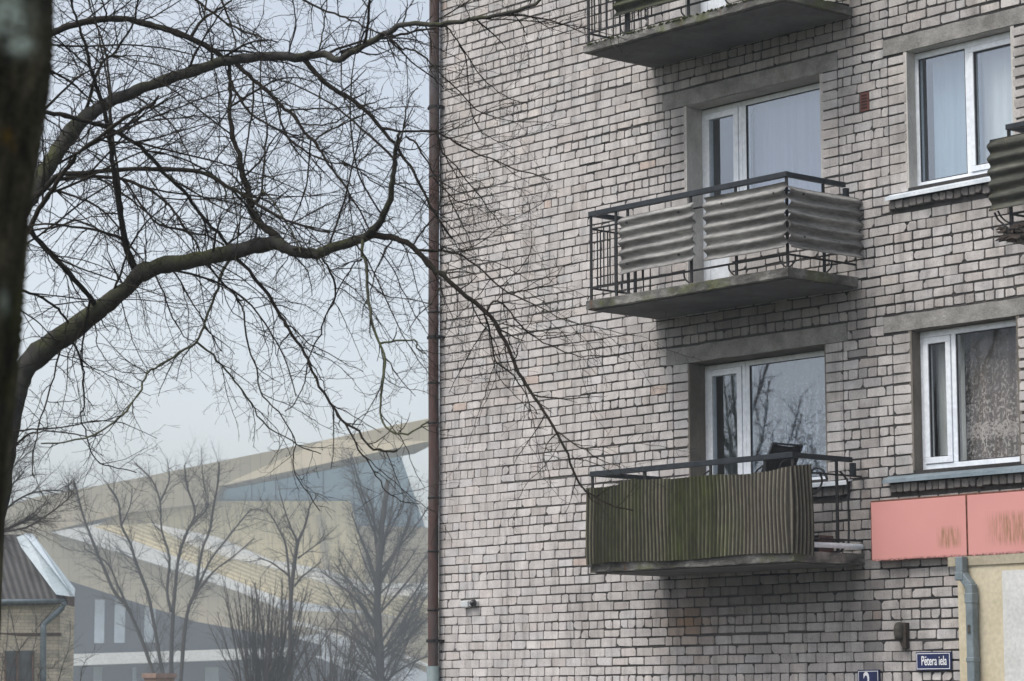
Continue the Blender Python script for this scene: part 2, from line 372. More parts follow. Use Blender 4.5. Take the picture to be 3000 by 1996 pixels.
M['house_glass'] = simple('house_glass', (.05, .06, .06), (.09, .10, .10), 2, .2, spec=.6)
M['pink_brick'] = simple('pink_brick', (.30, .20, .16), (.38, .26, .21), 5, .9)
M['asphalt'] = simple('asphalt', (.04, .04, .042), (.06, .06, .062), 2, .9, .6, .01)
M['pave'] = simple('paving', (.16, .155, .15), (.22, .215, .205), 3, .9)
M['grass'] = simple('winter_grass', (.05, .055, .02), (.085, .08, .035), .8, .95, .8, .05)

# ------------------------------------------------------------------ setting
g = MB(); g.add([(-900, -900, 0), (900, -900, 0), (900, 900, 0), (-900, 900, 0)], [(0, 1, 2, 3)])
tag(g.build('ground', M['grass']), kind='structure')
g = MB(); g.box(-60, 60, -9.0, -3.0, -.2, .0045); g2 = g.build('road', M['asphalt']); tag(g2, kind='structure')
g = MB(); g.box(-60, 60, -2.85, -.35, -.2, .12); tag(g.build('pavement', M['pave']), kind='structure')
g = MB(); g.box(-60, 60, -3.0, -2.85, -.2, .13); tag(g.build('kerb', M['lintel']), kind='structure')

# ------------------------------------------------------------------ apartment building
XL, XR, ZT = -3.72, 9.0, 14.4
ST = 2.81
bld = empty('apartment_building', (-3.72, 0, 0), 'white silicate brick apartment block with grey lintels and weathered balconies', 'building')
LINT = []   # x0,x1,z0,z1
DO = []     # balcony door/window units
for k in (-1, 0, 1, 2):
    zb = 7.995+ST*(k-1) if True else 0
for k, zb in ((0, 5.185), (1, 7.995), (2, 10.805)):
    LINT.append((.17 if k != 1 else .145, 2.74+(.03 if k == 0 else -.03), zb, zb+.18))
    DO.append((k, zb))
WZ = [(0, 5.205, 3.60, 4.91), (1, 8.012, 3.615, 4.94)]
for k, zb, a, b in WZ: LINT.append((3.33 if k else 3.256, 5.2, zb, zb+.165))
RECD, RECW = .24, .13
OPEN = []
for k, zb in DO:
    zf = zb-2.17
    OPEN.append((.497, 1.14, zf, zb)); OPEN.append((1.14, 2.47, zb-1.37, zb))
for k, zb, a, b in WZ: OPEN.append((a, b, zb-1.385, zb))
SILLB = [(1.25, 2.76, zb-1.56, zb-1.455) for k, zb in DO]+[(3.31 if k == 0 else 3.375, 5.12, zb-1.60, zb-1.49) for k, zb, a, b in WZ]
VENT = (3.0, 3.125, 7.495, 7.695)
BLK = OPEN+LINT+SILLB+[VENT]
SLABS = [(0, 2.93, 2.93), (0, 2.93, 5.715), (0, 2.93, 8.515)]
CH = .10036
def stain_shade(x, z):
    """soot and wet run-off marks, plus shade painted in under the balcony slabs; returns multiplier"""
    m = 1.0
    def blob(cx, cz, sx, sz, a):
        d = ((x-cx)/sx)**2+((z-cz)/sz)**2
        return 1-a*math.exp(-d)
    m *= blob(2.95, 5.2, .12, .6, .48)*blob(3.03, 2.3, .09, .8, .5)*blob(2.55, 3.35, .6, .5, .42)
    m *= blob(2.85, 3.9, .16, .3, .3)*blob(3.45, 1.9, .06, .35, .5)*blob(1.5, 2.70, 1.7, .30, .72)*blob(1.8, 2.1, 1.0, .35, .22)  # wide blob under the lowest slab: dirt plus balcony shade painted into the bricks
    m *= blob(1.6, 5.55, 1.6, .22, .55)*blob(1.6, 8.38, 1.6, .2, .5)*blob(4.2, 6.32, .9, .12, .25)*blob(4.2, 3.6, .9, .15, .3)  # wide blobs below the upper slabs: grime with balcony shade painted in
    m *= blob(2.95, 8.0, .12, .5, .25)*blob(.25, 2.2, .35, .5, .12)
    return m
def brown(x, z):
    return max(.95*math.exp(-((x-.45)/.32)**2-((z-2.42)/.22)**2), .5*math.exp(-((x-.62)/.10)**2-((z-2.2)/.35)**2), .45*math.exp(-((x-2.98)/.07)**2-((z-3.85)/.3)**2))
def jw(x, z):
    """joint width varies over the wall: tighter near the corner, raked out in patches"""
    f = .5+.5*math.sin(x*1.3+1.7*math.sin(z*.9))*math.sin(z*1.15+.8*math.sin(x*.7+2))
    return (.70+.65*f)*(.92 if x < -1.2 else 1.10)
wall = MB(); mort = MB()
def one_brick(x0, x1, z0, z1, mul=1.0, proud=0.0, dst=None):
    j = rng.uniform
    q_ = jw((x0+x1)/2, (z0+z1)/2); gz = .0052*q_+abs(rng.gauss(0, .0022))*q_; gx = .0046*q_+abs(rng.gauss(0, .0022))
    z0 += rng.gauss(0, .0012); z1 += rng.gauss(0, .0012)
    for zc_, xa_, xb_ in ((7.945, -1.7, .15), (8.45, -1.6, -.3), (4.15, -2.6, -1.2), (6.44, 3.3, 4.6), (5.0, 2.75, 3.3), (2.33, .3, 2.3)):   # bed joints washed out
        if abs((z0+z1)/2-zc_) < CH/2 and xa_ < (x0+x1)/2 < xb_: z0 += rng.uniform(.007, .016)
    a, b, c_, d = x0+gx, x1-gx, z0+gz, z1-gz
    if b-a < .03 or d-c_ < .02: return
    s = .0045
    def cr(): return j(.003, .011)+(j(.008, .026) if rng.random() < .11 else 0)
    tl = j(-s, s); tr = j(-s, s); bl_ = j(-s, s); br = j(-s, s)
    c1, c2, c3, c4 = cr(), cr(), cr(), cr()
    pts = [(a+c1, c_+bl_), (b-c2, c_+br), (b+j(-.002, .002), c_+c2), (b, d-c3), (b-c3, d+tr), (a+c4, d+tl), (a, d-c4), (a+j(-.002, .002), c_+c1)]
    yf = -proud-j(0, .003); tl_ = j(-.002, .002)
    cx, cz = (a+b)/2, (c_+d)/2
    ins = .003
    fr = [(cx+(p[0]-cx)*(1-ins/(b-a)*2), yf+tl_*(p[1]-cz)/.05, cz+(p[1]-cz)*(1-ins/(d-c_)*2)) for p in pts]
    md = [(p[0], yf+.005, p[1]) for p in pts]
    bk = [(p[0], .035, p[1]) for p in pts]
    q = rng.random()
    base = (.525, .502, .487)
    v = rng.gauss(1, .05)
    tone = (1, 1, 1)
    if q < .14: tone = (1.015, .99, .97)
    elif q < .28: tone = (.98, 1.0, 1.02)
    elif q < .31: tone = (.90, .885, .87)
    elif q < .314: tone = (1.0, .89, .82)
    elif q < .38: tone = (1.05, 1.05, 1.05)
    bt_ = brown(cx, cz); tone = (tone[0]*(1-.42*bt_), tone[1]*(1-.60*bt_), tone[2]*(1-.74*bt_))
    v *= mul*stain_shade(cx, cz)
    col = tuple(base[i]*tone[i]*v for i in range(3))
    fs = [tuple(range(8))]
    for i in range(8):
        i2 = (i+1) % 8
        fs.append((i, i+8, i2+8, i2)); fs.append((i+8, i+16, i2+16, i2+8))
    (dst or wall).add(fr+md+bk, fs, col)
def fill(x0, x1, z0, z1, kind, ph, jl, jr):
    """one course between x0 and x1; jl/jr: ends at a window jamb"""
    if x1-x0 < .04: return
    if jl and x1-x0 > .3: one_brick(x0, x0+.236, z0, z1); x0 += .236
    if jr and x1-x0 > .3: one_brick(x1-.236, x1, z0, z1); x1 -= .236
    L = .125 if kind == 'h' else .250
    x = x0
    first = L*ph
    n0 = math.floor((x0-XL)/L-ph)
    edges = [x0]
    e = XL+(n0+ph)*L
    while e < x1:
        if e > x0+.045 and e < x1-.045:
            edges.append(e+rng.uniform(-.008, .008))
            if kind == 's' and rng.random() < .02 and e+.13 < x1: edges.append(e+.125)
        e += L
    edges.append(x1)
    for i in range(len(edges)-1): one_brick(edges[i], edges[i+1], z0, z1)
k0 = int((0.1-5.185)/CH)
for kk in range(k0, int((ZT-5.185)/CH)):
    z0 = 5.185+kk*CH; z1 = z0+CH; zc = (z0+z1)/2
    if z0 < 0.05: continue
    bl = sorted([(b[0], b[1], b in OPEN) for b in BLK if b[2]-.03 < zc < b[3]+.03])
    segs = []; x = XL; jl = False
    for b in bl:
        if b[0] > x: segs.append((x, b[0], jl, b[2])); jl = False
        if b[1] >= x: x = max(x, b[1]); jl = b[2]
    segs.append((x, XR, jl, False))
    r_ = kk % 6
    hd = r_ == 2
    wob = rng.uniform(-.003, .003)
    for a, b, jl, jr in segs:
        fill(a, b, z0+wob, z1+wob, 'h' if hd else 's', (.5 if (kk % 2) else 0.0)+rng.uniform(-.06, .06)+(.2 if kk % 5 == 0 else 0), jl, jr)
# mortar sheet with the openings cut out, plus reveals
xs = sorted({XL, XR}|{o[0] for o in OPEN+[VENT]}|{o[1] for o in OPEN+[VENT]}); zs = sorted({0.0, ZT}|{o[2] for o in OPEN+[VENT]}|{o[3] for o in OPEN+[VENT]})
for i in range(len(xs)-1):
    for j in range(len(zs)-1):
        cx, cz = (xs[i]+xs[i+1])/2, (zs[j]+zs[j+1])/2
        if any(o[0] < cx < o[1] and o[2] < cz < o[3] for o in OPEN+[VENT]): continue
        mort.add([(xs[i], .008, zs[j]), (xs[i+1], .008, zs[j]), (xs[i+1], .008, zs[j+1]), (xs[i], .008, zs[j+1])], [(0, 1, 2, 3)])
wall_o = wall.build('wall', M['brick'], bld)
mort.build('mortar_joint', M['mortar'], wall_o)
sh = MB()
sh.add([(XL, .036, 0), (XL, 11, 0), (XL, 11, ZT), (XL, .036, ZT)], [(0, 1, 2, 3)])
sh.add([(XR, .036, 0), (XR, 11, 0), (XR, 11, ZT), (XR, .036, ZT)], [(3, 2, 1, 0)])
sh.add([(XL, 11, 0), (XR, 11, 0), (XR, 11, ZT), (XL, 11, ZT)], [(0, 1, 2, 3)])
sh.build('gable_wall', M['gable'], bld)
rf = MB(); rf.box(XL-.25, XR+.2, -.35, 11.3, ZT, ZT+.22); rf.build('roof', M['lintel'], bld)
# lintels: slightly uneven concrete beams
for a, b, z0, z1 in LINT:
    m = MB(); n = 16
    fr = []; 
    top = [(a+(b-a)*i/n, z1+rng.uniform(-.006, .004)) for i in range(n+1)]; bot = [(a+(b-a)*i/n, z0+rng.uniform(-.003, .004)) for i in range(n+1)]
    loop = bot+top[::-1]
    m.prism([(p[0], -.006, p[1]) for p in loop], [(p[0], .30, p[1]) for p in loop])
    m.build('lintel', M['lintel'], bld)
# vent grille
m = MB(); a, b, z0, z1 = VENT
m.box(a+.006, b-.006, .004, .03, z0+.006, z1-.006); vo = m.build('vent_grille', M['vent'], bld)
m = MB()
for i in range(5): m.box(a+.025, b-.025, -.001, .003, z0+.03+i*.032, z0+.045+i*.032)
m.build('slot', M['ventdark'], vo)

def framebox(m, x0, x1, z0, z1, y0, y1, t):
    m.box(x0, x1, y0, y1, z0, z0+t); m.box(x0, x1, y0, y1, z1-t, z1)
    m.box(x0, x0+t, y0, y1, z0+t, z1-t); m.box(x1-t, x1, y0, y1, z0+t, z1-t)
def reveal(par, x0, x1, z0, z1, yr, mat, bottom=True):
    m = MB(); t = .012
    m.box(x0-.03, x0+t, .002, yr, z0, z1); m.box(x1-t, x1+.03, .002, yr, z0, z1); m.box(x0+t, x1-t, .012, yr, z1-.006, z1+.03)
    return m.build('reveal', mat, par)
def room(par, x0, x1, z0, z1, y0):
    m = MB(); y1 = y0+2.2; X0, X1, Z0, Z1 = x0-.8, x1+.5, z0-.9, z1+.3
    m.add([(X0, y1, Z0), (X1, y1, Z0), (X1, y1, Z1), (X0, y1, Z1)], [(0, 1, 2, 3)])
    m.add([(X0, y0, Z0), (X0, y1, Z0), (X0, y1, Z1), (X0, y0, Z1)], [(0, 1, 2, 3)])
    m.add([(X1, y0, Z0), (X1, y1, Z0), (X1, y1, Z1), (X1, y0, Z1)], [(0, 1, 2, 3)])
    m.add([(X0, y0, Z0), (X1, y0, Z0), (X1, y1, Z0), (X0, y1, Z0)], [(0, 1, 2, 3)])
    m.add([(X0, y0, Z1), (X1, y0, Z1), (X1, y1, Z1), (X0, y1, Z1)], [(0, 1, 2, 3)])
    m.build('room', M['room'], par)
def curtain(x0, x1, z0, z1, y, mat, label, waves=60, amp=.012):
    m = MB(); n = int((x1-x0)*waves)+8; vs = []
    ph = rng.uniform(0, 6)
    for i in range(n+1):
        x = x0+(x1-x0)*i/n
        yy = y+amp*math.sin(x*38+ph+1.5*math.sin(x*7))+amp*.6*math.sin(x*71+ph)
        vs.append((x, yy, z0)); vs.append((x, yy+amp*.3, z1))
    m.add(vs, [(2*i, 2*i+2, 2*i+3, 2*i+1) for i in range(n)])
    return tag(m.build('curtain', mat, None, True), label, 'curtain', 'curtains behind the windows')
def rowlock(par, a, b, z0, z1):
    m = MB(); x = a
    while x < b-.03:
        w = rng.uniform(.080, .105)
        one_brick(x, min(x+w, b), z0+rng.uniform(0, .006), z1, .42*rng.uniform(.7, 1.25), .035+rng.uniform(-.008, .012), m); x += w
    return m.build('brick_sill', M['brick'], par)
def tinsill(par, a, b, zf, zr, yr, mat):
    m = MB()
    pr = [(-.085, zf-.035), (-.085, zf), (yr, zr), (yr, zr-.012), (-.079, zf-.010), (-.079, zf-.035)]
    m.prism([(a, p[0], p[1]) for p in pr], [(b, p[0], p[1]) for p in pr])
    return m.build('sill', mat, par)
# balcony door + window units
for k, zb in DO:
    zf = zb-2.17; zs_ = zb-1.37
    w = MB(); y0, y1 = RECD, RECD+.07
    # fixed window frame right and door frame left, butted at x=1.14
    framebox(w, 1.115, 2.55, zs_, zb-.02, y0, y1, .055)
    wf = w.build('window', M['pvc'], bld, bevel=.004)
    wf['label'] = ['white balcony door and window with lace curtain on the lowest balcony', 'white balcony door and window above the grey corrugated balcony', 'white balcony door behind the topmost balcony'][k]
    d = MB(); framebox(d, .50, 1.113, zf, zb-.02, y0, y1, .05); do = d.build('door', M['pvc'], bld, bevel=.004)
    d = MB(); framebox(d, .553, 1.06, zf+.053, zb-.073, y0-.012, y1-.01, .07); d.box(.623, .99, y0-.004, y1-.02, zf+.123, zf+.78); d.box(.623, .99, y0-.012, y1-.01, zf+.78, zf+.85)
    d.build('door_leaf', M['pvc'], do, bevel=.004)
    p = MB(); p.add([(.62, y0+.02, zf+.84), (1.0, y0+.02, zf+.84), (1.0, y0+.02, zb-.14), (.62, y0+.02, zb-.14)], [(0, 1, 2, 3)]); p.build('pane', M['glass'], do)
    h = MB(); h.box(.575, .60, y0-.045, y0-.013, zf+1.0, zf+1.14); h.build('handle', M['pvc'], do)
    p = MB(); p.add([(1.165, y0+.02, zs_+.05), (2.50, y0+.02, zs_+.05), (2.50, y0+.02, zb-.07), (1.165, y0+.02, zb-.07)], [(0, 1, 2, 3)]); p.build('pane', M['glass'], wf)
    gsk = MB(); framebox(gsk, 1.168, 2.497, zs_+.053, zb-.073, y0+.004, y0+.024, .008); gsk.build('gasket', M['gasket'], wf)
    reveal(wf, .497, 2.47, zs_+.0, zb, RECD, M['plaster_brown'] if k == 0 else M['plaster'])
    for a_, b_, c_ in ((.467, .509, zs_), (1.128, 1.17, zs_-.03)):
        rv = MB(); rv.box(a_, b_, .003, RECD, zf, c_); rv.build('door_reveal', M['plaster'], do)
    rowlock(wf, 1.25, 2.76, zb-1.56, zb-1.455)
    tinsill(wf, 1.22, 2.80, zb-1.42, zb-1.35, RECD-.002, M['tin_light'])
    room(wf, .5, 2.47, zf+.9, zb, RECD+.08)
curtain(1.13, 2.5, 6.62, 7.96, RECD+.17, M['cur_lilac'], 'lilac sheer curtain in the wide pane above the grey corrugated balcony')
curtain(.80, 1.10, 6.62, 7.94, RECD+.17, M['cur_blue'], 'pale narrow curtain behind the door pane above the grey corrugated balcony')
curtain(1.13, 2.5, 3.82, 5.16, RECD+.17, M['lace'], 'white lace curtain in the wide pane behind the black folding chair')
curtain(.55, .88, 3.60, 5.14, RECD+.22, M['cur_green'], 'dark green drape behind the door pane of the lowest balcony', 40, .02)
curtain(.86, 1.12, 3.60, 5.14, RECD+.19, M['lace'], 'narrow lace strip behind the door pane of the lowest balcony')
curtain(1.13, 2.5, 9.45, 10.7, RECD+.17, M['cur_lilac'], 'sheer curtain behind the topmost balcony')
# the two right-hand windows
for k, zb, a, b in WZ:
    z0 = zb-1.385; z1 = zb-.012; y0, y1 = RECW, RECW+.07
    w = MB(); framebox(w, a-.01, b+.05, z0, z1, y0, y1, .062)
    if k == 0: mx0, mx1 = a+.40, a+.455
    else: mx0, mx1 = a+.645, a+.70
    w.box(mx0, mx1, y0, y1, z0+.062, z1-.062)
    wf = w.build('window', M['pvc'], bld, bevel=.004)
    wf['label'] = ['white window with brown lace curtain above the pink fascia', 'white two-part window reflecting pale sky beside the mossy balcony'][k]
    s = MB()
    if k == 0: framebox(s, a+.056, mx0-.003, z0+.066, z1-.066, y0-.014, y1-.012, .062)
    else: framebox(s, mx1+.003, b+.03, z0+.066, z1-.066, y0-.014, y1-.012, .055)
    s.build('sash', M['pvc'], wf, bevel=.004)
    p = MB()
    p.add([(a+.03, y0+.022, z0+.05), (mx0+.01, y0+.022, z0+.05), (mx0+.01, y0+.022, z1-.05), (a+.03, y0+.022, z1-.05)], [(0, 1, 2, 3)])
    p.add([(mx1-.01, y0+.022, z0+.05), (b+.02, y0+.022, z0+.05), (b+.02, y0+.022, z1-.05), (mx1-.01, y0+.022, z1-.05)], [(0, 1, 2, 3)])
    p.build('pane', M['glass_clear' if k == 0 else 'glass'], wf)
    gk = MB()
    if k == 0: framebox(gk, mx1+.002, b-.014, z0+.064, z1-.064, y0+.006, y0+.02, .008); framebox(gk, a+.12, mx0-.067, z0+.13, z1-.13, y0-.004, y0+.02, .007)
    else: framebox(gk, a+.054, mx0-.002, z0+.064, z1-.064, y0+.006, y0+.02, .008); framebox(gk, mx1+.06, b-.027, z0+.123, z1-.123, y0-.004, y0+.02, .007)
    gk.build('gasket', M['gasket'], wf)
    reveal(wf, a, b, z0, zb, RECW, M['plaster_brown'] if k == 0 else M['plaster'])
    rowlock(wf, 3.31 if k == 0 else 3.375, 5.12, zb-1.60, zb-1.495)
    tinsill(wf, 3.27 if k == 0 else 3.38, 5.22, zb-1.46, zb-1.372, RECW-.002, M['tin'] if k == 0 else M['tin_light'])
    room(wf, a, b, z0, zb, y1+.01)
curtain(4.04, 4.95, 3.85, 5.18, RECW+.17, M['lace_d'], 'cream lace curtain behind the wide pane above the pink fascia')
curtain(4.04, 4.95, 3.85, 5.18, RECW+.235, M['cur_brown'], 'dull brown drape hanging behind the cream lace above the pink fascia', 40, .02)
curtain(3.63, 4.0, 3.85, 5.18, RECW+.19, M['cur_grey'], 'grey sheer strip behind the narrow sash above the pink fascia')
curtain(3.72, 4.33, 6.66, 7.98, RECW+.17, M['cur_blue'], 'bluish sheer curtain behind the left pane beside the mossy balcony')
curtain(4.30, 5.0, 6.66, 7.98, RECW+.19, M['cur_grey'], 'grey sheer curtain behind the right pane beside the mossy balcony')
# corner downpipe
px_, py_ = -3.715, -.085
pts = [(px_-.012, py_, 14.3), (px_, py_, 11), (px_+.004, py_, 8.5), (px_-.004, py_, 6), (px_+.006, py_, 4.4), (px_-.002, py_, 3.2), (px_+.004, py_, 2.0)]
m = MB(); m.tube(smoothpath(pts, 6), .063, 20, False); dp = m.build('downpipe', M['pipe'], bld, True)
dp['label'] = 'rusty red-brown downpipe at the corner of the block'
m = MB(); m.tube([(px_, py_, 2.005), (px_, py_, .3), (px_, py_-.12, .12)], .075, 20); m.build('shoe', M['pipe_end'], dp, True)
for zz in (9.2, 7.85, 6.2, 5.35, 4.87, 3.98, 3.35, 2.66):
    m = MB(); m.tube([(px_, py_, zz-.012), (px_, py_, zz+.012)], .068, 20); m.build('collar', M['railr'], dp, True)
for zz in (8.7, 5.9, 2.3):
    m = MB(); m.tube([(px_, py_, zz-.018), (px_, py_, zz+.018)], .0705, 20); m.box(px_+.06, px_+.10, py_-.01, .03, zz-.015, zz+.015); m.box(px_-.105, px_-.07, py_-.02, py_+.02, zz-.018, zz+.018); m.build('clamp', M['railr'], dp)

# ------------------------------------------------------------------ balconies (parts of the building)
def slab(x0, x1, z0, dep, t=.098, rough=.0035, broken=0.0):
    """uneven concrete slab; z0 = underside"""
    m = MB(); n = 40
    def ring(y, zoff):
        return None
    top = []; 
    per = [(x0+(x1-x0)*i/n, -dep) for i in range(n+1)]+[(x1, -dep+dep*i/14) for i in range(1, 15)]+[(x1-(x1-x0)*i/n, .0) for i in range(1, n+1)]+[(x0, -dep*i/14) for i in range(1, 14)]
    k = len(per)
    rows = [(0, .0), (.08, .004), (.5, .004), (.94, .003), (1.0, -.004)]
    V = []
    for f, o in rows:
        for i, (x, y) in enumerate(per):
            jx = rng.uniform(-rough, rough); jz = rng.uniform(-rough*.6, rough*.6) if f > 0 else rng.uniform(-rough*.35, rough*.35)
            ox = jx*(1 if abs(x-x1) < 1e-6 or abs(x-x0) < 1e-6 else 0)
            oy = -(o+jx)*(1 if y < -dep+1e-6 else 0)
            if broken and y < -dep+.3 and x < x0+.3 and f < .9: ox += rng.uniform(0, broken); oy += rng.uniform(0, broken)
            V.append((x+ox, y+oy if y < -1e-6 else y+.001, z0+t*f+jz))
    fs = []
    for r_ in range(len(rows)-1):
        for i in range(k):
            j = (i+1) % k; fs.append((r_*k+i, r_*k+j, (r_+1)*k+j, (r_+1)*k+i))
    fs.append(tuple(range(k))[::-1]); fs.append(tuple((len(rows)-1)*k+i for i in range(k)))
    m.add(V, fs); return m
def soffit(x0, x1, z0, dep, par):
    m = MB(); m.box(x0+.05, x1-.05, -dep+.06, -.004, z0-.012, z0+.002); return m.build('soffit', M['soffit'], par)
def flat(m, p, q, w, h):
    """flat bar from p to q: width w horizontal, height h"""
    p = np.array(p, float); q = np.array(q, float); d = q-p; d /= np.linalg.norm(d)
    s = np.cross(d, (0, 0, 1.0)); s /= np.linalg.norm(s)+1e-9; up = np.array([0, 0, 1.0])
    if abs(d[2]) > .9: s = np.array([1.0, 0, 0]); up = np.array([0, 1.0, 0])
    c = [(-w/2, -h/2), (w/2, -h/2), (w/2, h/2), (-w/2, h/2)]
    m.prism([p+s*a+up*b for a, b in c], [q+s*a+up*b for a, b in c])
def railing(x0, x1, zt, dep, front_bars, left_bars, right_bars, posts, par, top_h=.055, rightfull=True):
    """zt = slab top; returns railing object"""
    H = .93; y = -dep+.03
    m = MB()
    tr = MB()
    flat(tr, (x0-.02, y, zt+H), (x1+.02, y, zt+H), .05, top_h); flat(tr, (x0+.005, y+.026, zt+H), (x0+.005, -.01, zt+H), .05, top_h-.006); flat(tr, (x1-.005, y+.026, zt+H), (x1-.005, -.14, zt+H), .05, top_h-.006)
    tr.box(x1-.03, x1+.02, -.14, -.09, zt+H-.16, zt+H-.03)
    rail = m
    for zz, hh in ((zt+.77, .016), (zt+.13, .018)):
        flat(m, (x0, y, zz), (x1, y, zz), .02, hh); flat(m, (x0, y+.011, zz), (x0, 0, zz), .02, hh); flat(m, (x1, y+.011, zz), (x1, 0, zz), .02, hh)
    for x in front_bars: m.tube([(x, y, zt+.135), (x, y, zt+.77)], .0075, 6)
    for yy in left_bars: m.tube([(x0, yy, zt+.135), (x0, yy, zt+.77)], .0075, 6)
    for yy in right_bars: m.tube([(x1, yy, zt+.135), (x1, yy, zt+.77)], .0075, 6)
    for (x, yy) in posts: flat(m, (x, yy, zt-.03), (x, yy, zt+H-.028), .032, .014)
    ro = m.build('railing', M['railr'], par)
    tr.build('top_rail', M['rail'], ro, bevel=.004)
    return ro, y
def bracket(m, x, y, zt, dx, dy):
    """curved scroll foot between post foot and low rail"""
    pts = [(x+dx*.02, y+dy*.02, zt+.0), (x+dx*.06, y+dy*.06, zt+.03), (x+dx*.10, y+dy*.10, zt+.07), (x+dx*.11, y+dy*.11, zt+.125)]
    m.tube(smoothpath(pts, 4), .009, 6)
def corrugated(x0, x1, y0, y1, z0, z1, pitch=.112, amp=.027, ragged=.006, skew=0.0):
    """sheet standing between plan points (x0,y0)-(x1,y1), corrugations running along it"""
    m = MB(); nz = int((z1-z0)/pitch*10); n = 14
    d = np.array([x1-x0, y1-y0]); L = np.linalg.norm(d); d /= L; nrm = np.array([d[1], -d[0]])
    G = []
    th = .006
    for side in (0, 1):
        for i in range(n+1):
            s = i/n
            ln = s*L
            for j in range(nz+1):
                zz = z0+(z1-z0)*j/nz
                zz2 = zz+skew*s+.004*math.sin(s*5+x0)
                o = amp*math.sin(2*math.pi*(zz-z0)/pitch+1.2)+(th if side else 0)+.004*math.sin(s*9+zz*7)
                e = rng.uniform(-ragged, ragged) if i in (0, n) and side == 0 else 0
                ll = ln+e
                G.append((x0+d[0]*ll+nrm[0]*o, y0+d[1]*ll+nrm[1]*o, zz2))
    S = (n+1)*(nz+1); fs = []
    for side in (0, 1):
        for i in range(n):
            for j in range(nz):
                a = side*S+i*(nz+1)+j; q = (a, a+nz+1, a+nz+2, a+1)
                fs.append(q if side else q[::-1])
    for i in range(n):
        for j in (0, nz):
            a = i*(nz+1)+j; fs.append((a, a+nz+1, a+nz+1+S, a+S))
    for j in range(nz):
        for i in (0, n):
            a = i*(nz+1)+j; fs.append((a, a+1, a+1+S, a+S))
    m.add(G, fs); return m
def bolts(par, pts):
    for p, d in pts:
        m = MB(); p = np.array(p); d = np.array(d, float)
        m.tube([p-d*.012, p+d*.008], .011, 8); m.build('bolt', M['railr'], par)
BX0, BX1, DEP = 0.0, 2.93, 1.02
# middle balcony
sb = slab(BX0, BX1, 5.715, DEP).build('balcony', M['slab'], bld, label='middle balcony clad in pale grey corrugated sheets')
soffit(BX0, BX1, 5.715, DEP, sb)
zt = 5.815
ro, ry = railing(.05, 2.90, zt, DEP, [.05+.098*i for i in range(1, 9)], [-.12-.105*i for i in range(0, 8)], [], [(.05, -.99), (.44, -.99), (.62, -.99), (1.56, -.99), (2.20, -.99), (2.90, -.99), (2.90, -.46), (.05, -.35)], sb)
m = MB()
for (x, y, dx, dy) in ((.62, -.99, -1, 0), (1.56, -.99, -1, 0), (2.20, -.99, -1, 0), (2.90, -.99, -1, 0), (2.90, -.99, 0, 1), (2.90, -.46, 0, 1)):
    m = MB(); bracket(m, x, y, zt, dx, dy); m.build('scroll_bracket', M['railr'], ro)
yS = -1.045
s1 = corrugated(.56, 1.655, yS, yS, 6.015, 6.63, skew=.02).build('corrugated_sheet', M['sheet'], sb, True)
s2 = corrugated(1.815, 2.935, yS, yS, 6.0, 6.655, skew=.0).build('corrugated_sheet', M['sheet'], sb, True)
s3 = corrugated(2.965, 2.99, -1.035, .0, 6.0, 6.62, skew=-.01).build('corrugated_sheet', M['sheet'], sb, True)
for s_, xs_ in ((s1, (.68, 1.45)), (s2, (2.08, 2.80))):
    bolts(s_, [((x, yS-.024, z), (0, -1, 0)) for x in xs_ for z in (6.12, 6.56)])
bolts(s3, [((2.998, y, z), (1, 0, 0)) for y in (-.85, -.35) for z in (6.12, 6.55)])
# top balcony
sb = slab(BX0-.02, BX1, 8.515, DEP, .085).build('balcony', M['slab'], bld, label='topmost balcony with mossy slab edge and dark sheet cladding')
soffit(BX0, BX1, 8.515, DEP, sb)
zt = 8.60
ro, ry = railing(.03, 2.90, zt, DEP, [.03+.098*i for i in range(1, 11)], [-.10-.105*i for i in range(0, 9)], [], [(.03, -.99), (.62, -.99), (.66, -.99), (1.56, -.99), (2.90, -.99), (2.90, -.46)], sb)
m = MB()
for (x, y, dx, dy) in ((.64, -.99, -1, 0), (1.56, -.99, -1, 0), (2.2, -.99, -1, 0), (2.90, -.46, 0, 1)):
    m = MB(); bracket(m, x, y, zt, dx, dy); m.build('scroll_bracket', M['railr'], ro)
corrugated(.50, 2.94, yS, yS, 8.80, 9.45, skew=-.045).build('corrugated_sheet', M['sheet_dark'], sb, True)
corrugated(2.96, 2.98, -1.035, .0, 8.74, 9.4).build('corrugated_sheet', M['sheet_dark'], sb, True)
m = MB(); m.tube([(2.86, -.3, 8.615), (2.90, -.03, 8.62)], .02, 6); m.build('pipe_end', M['railr'], sb)
# moss cushions along the slab lip
m = MB()
for i in range(150):
    x = rng.uniform(0, 2.9); w = rng.uniform(.008, .03)
    c_ = (x, -1.03+rng.uniform(-.004, .02), zt-.005+rng.uniform(-.004, .006))
    m.tube([(c_[0]-w, c_[1], c_[2]), (c_[0], c_[1]-.004, c_[2]+.004), (c_[0]+w, c_[1], c_[2])], [.003, rng.uniform(.006, .013), .003], 5)
M['moss'] = simple('moss', (.035, .045, .012), (.07, .085, .025), 20, .95, .8, .01)
tag(m.build('moss_fringe', M['moss'], sb, True), kind='stuff')
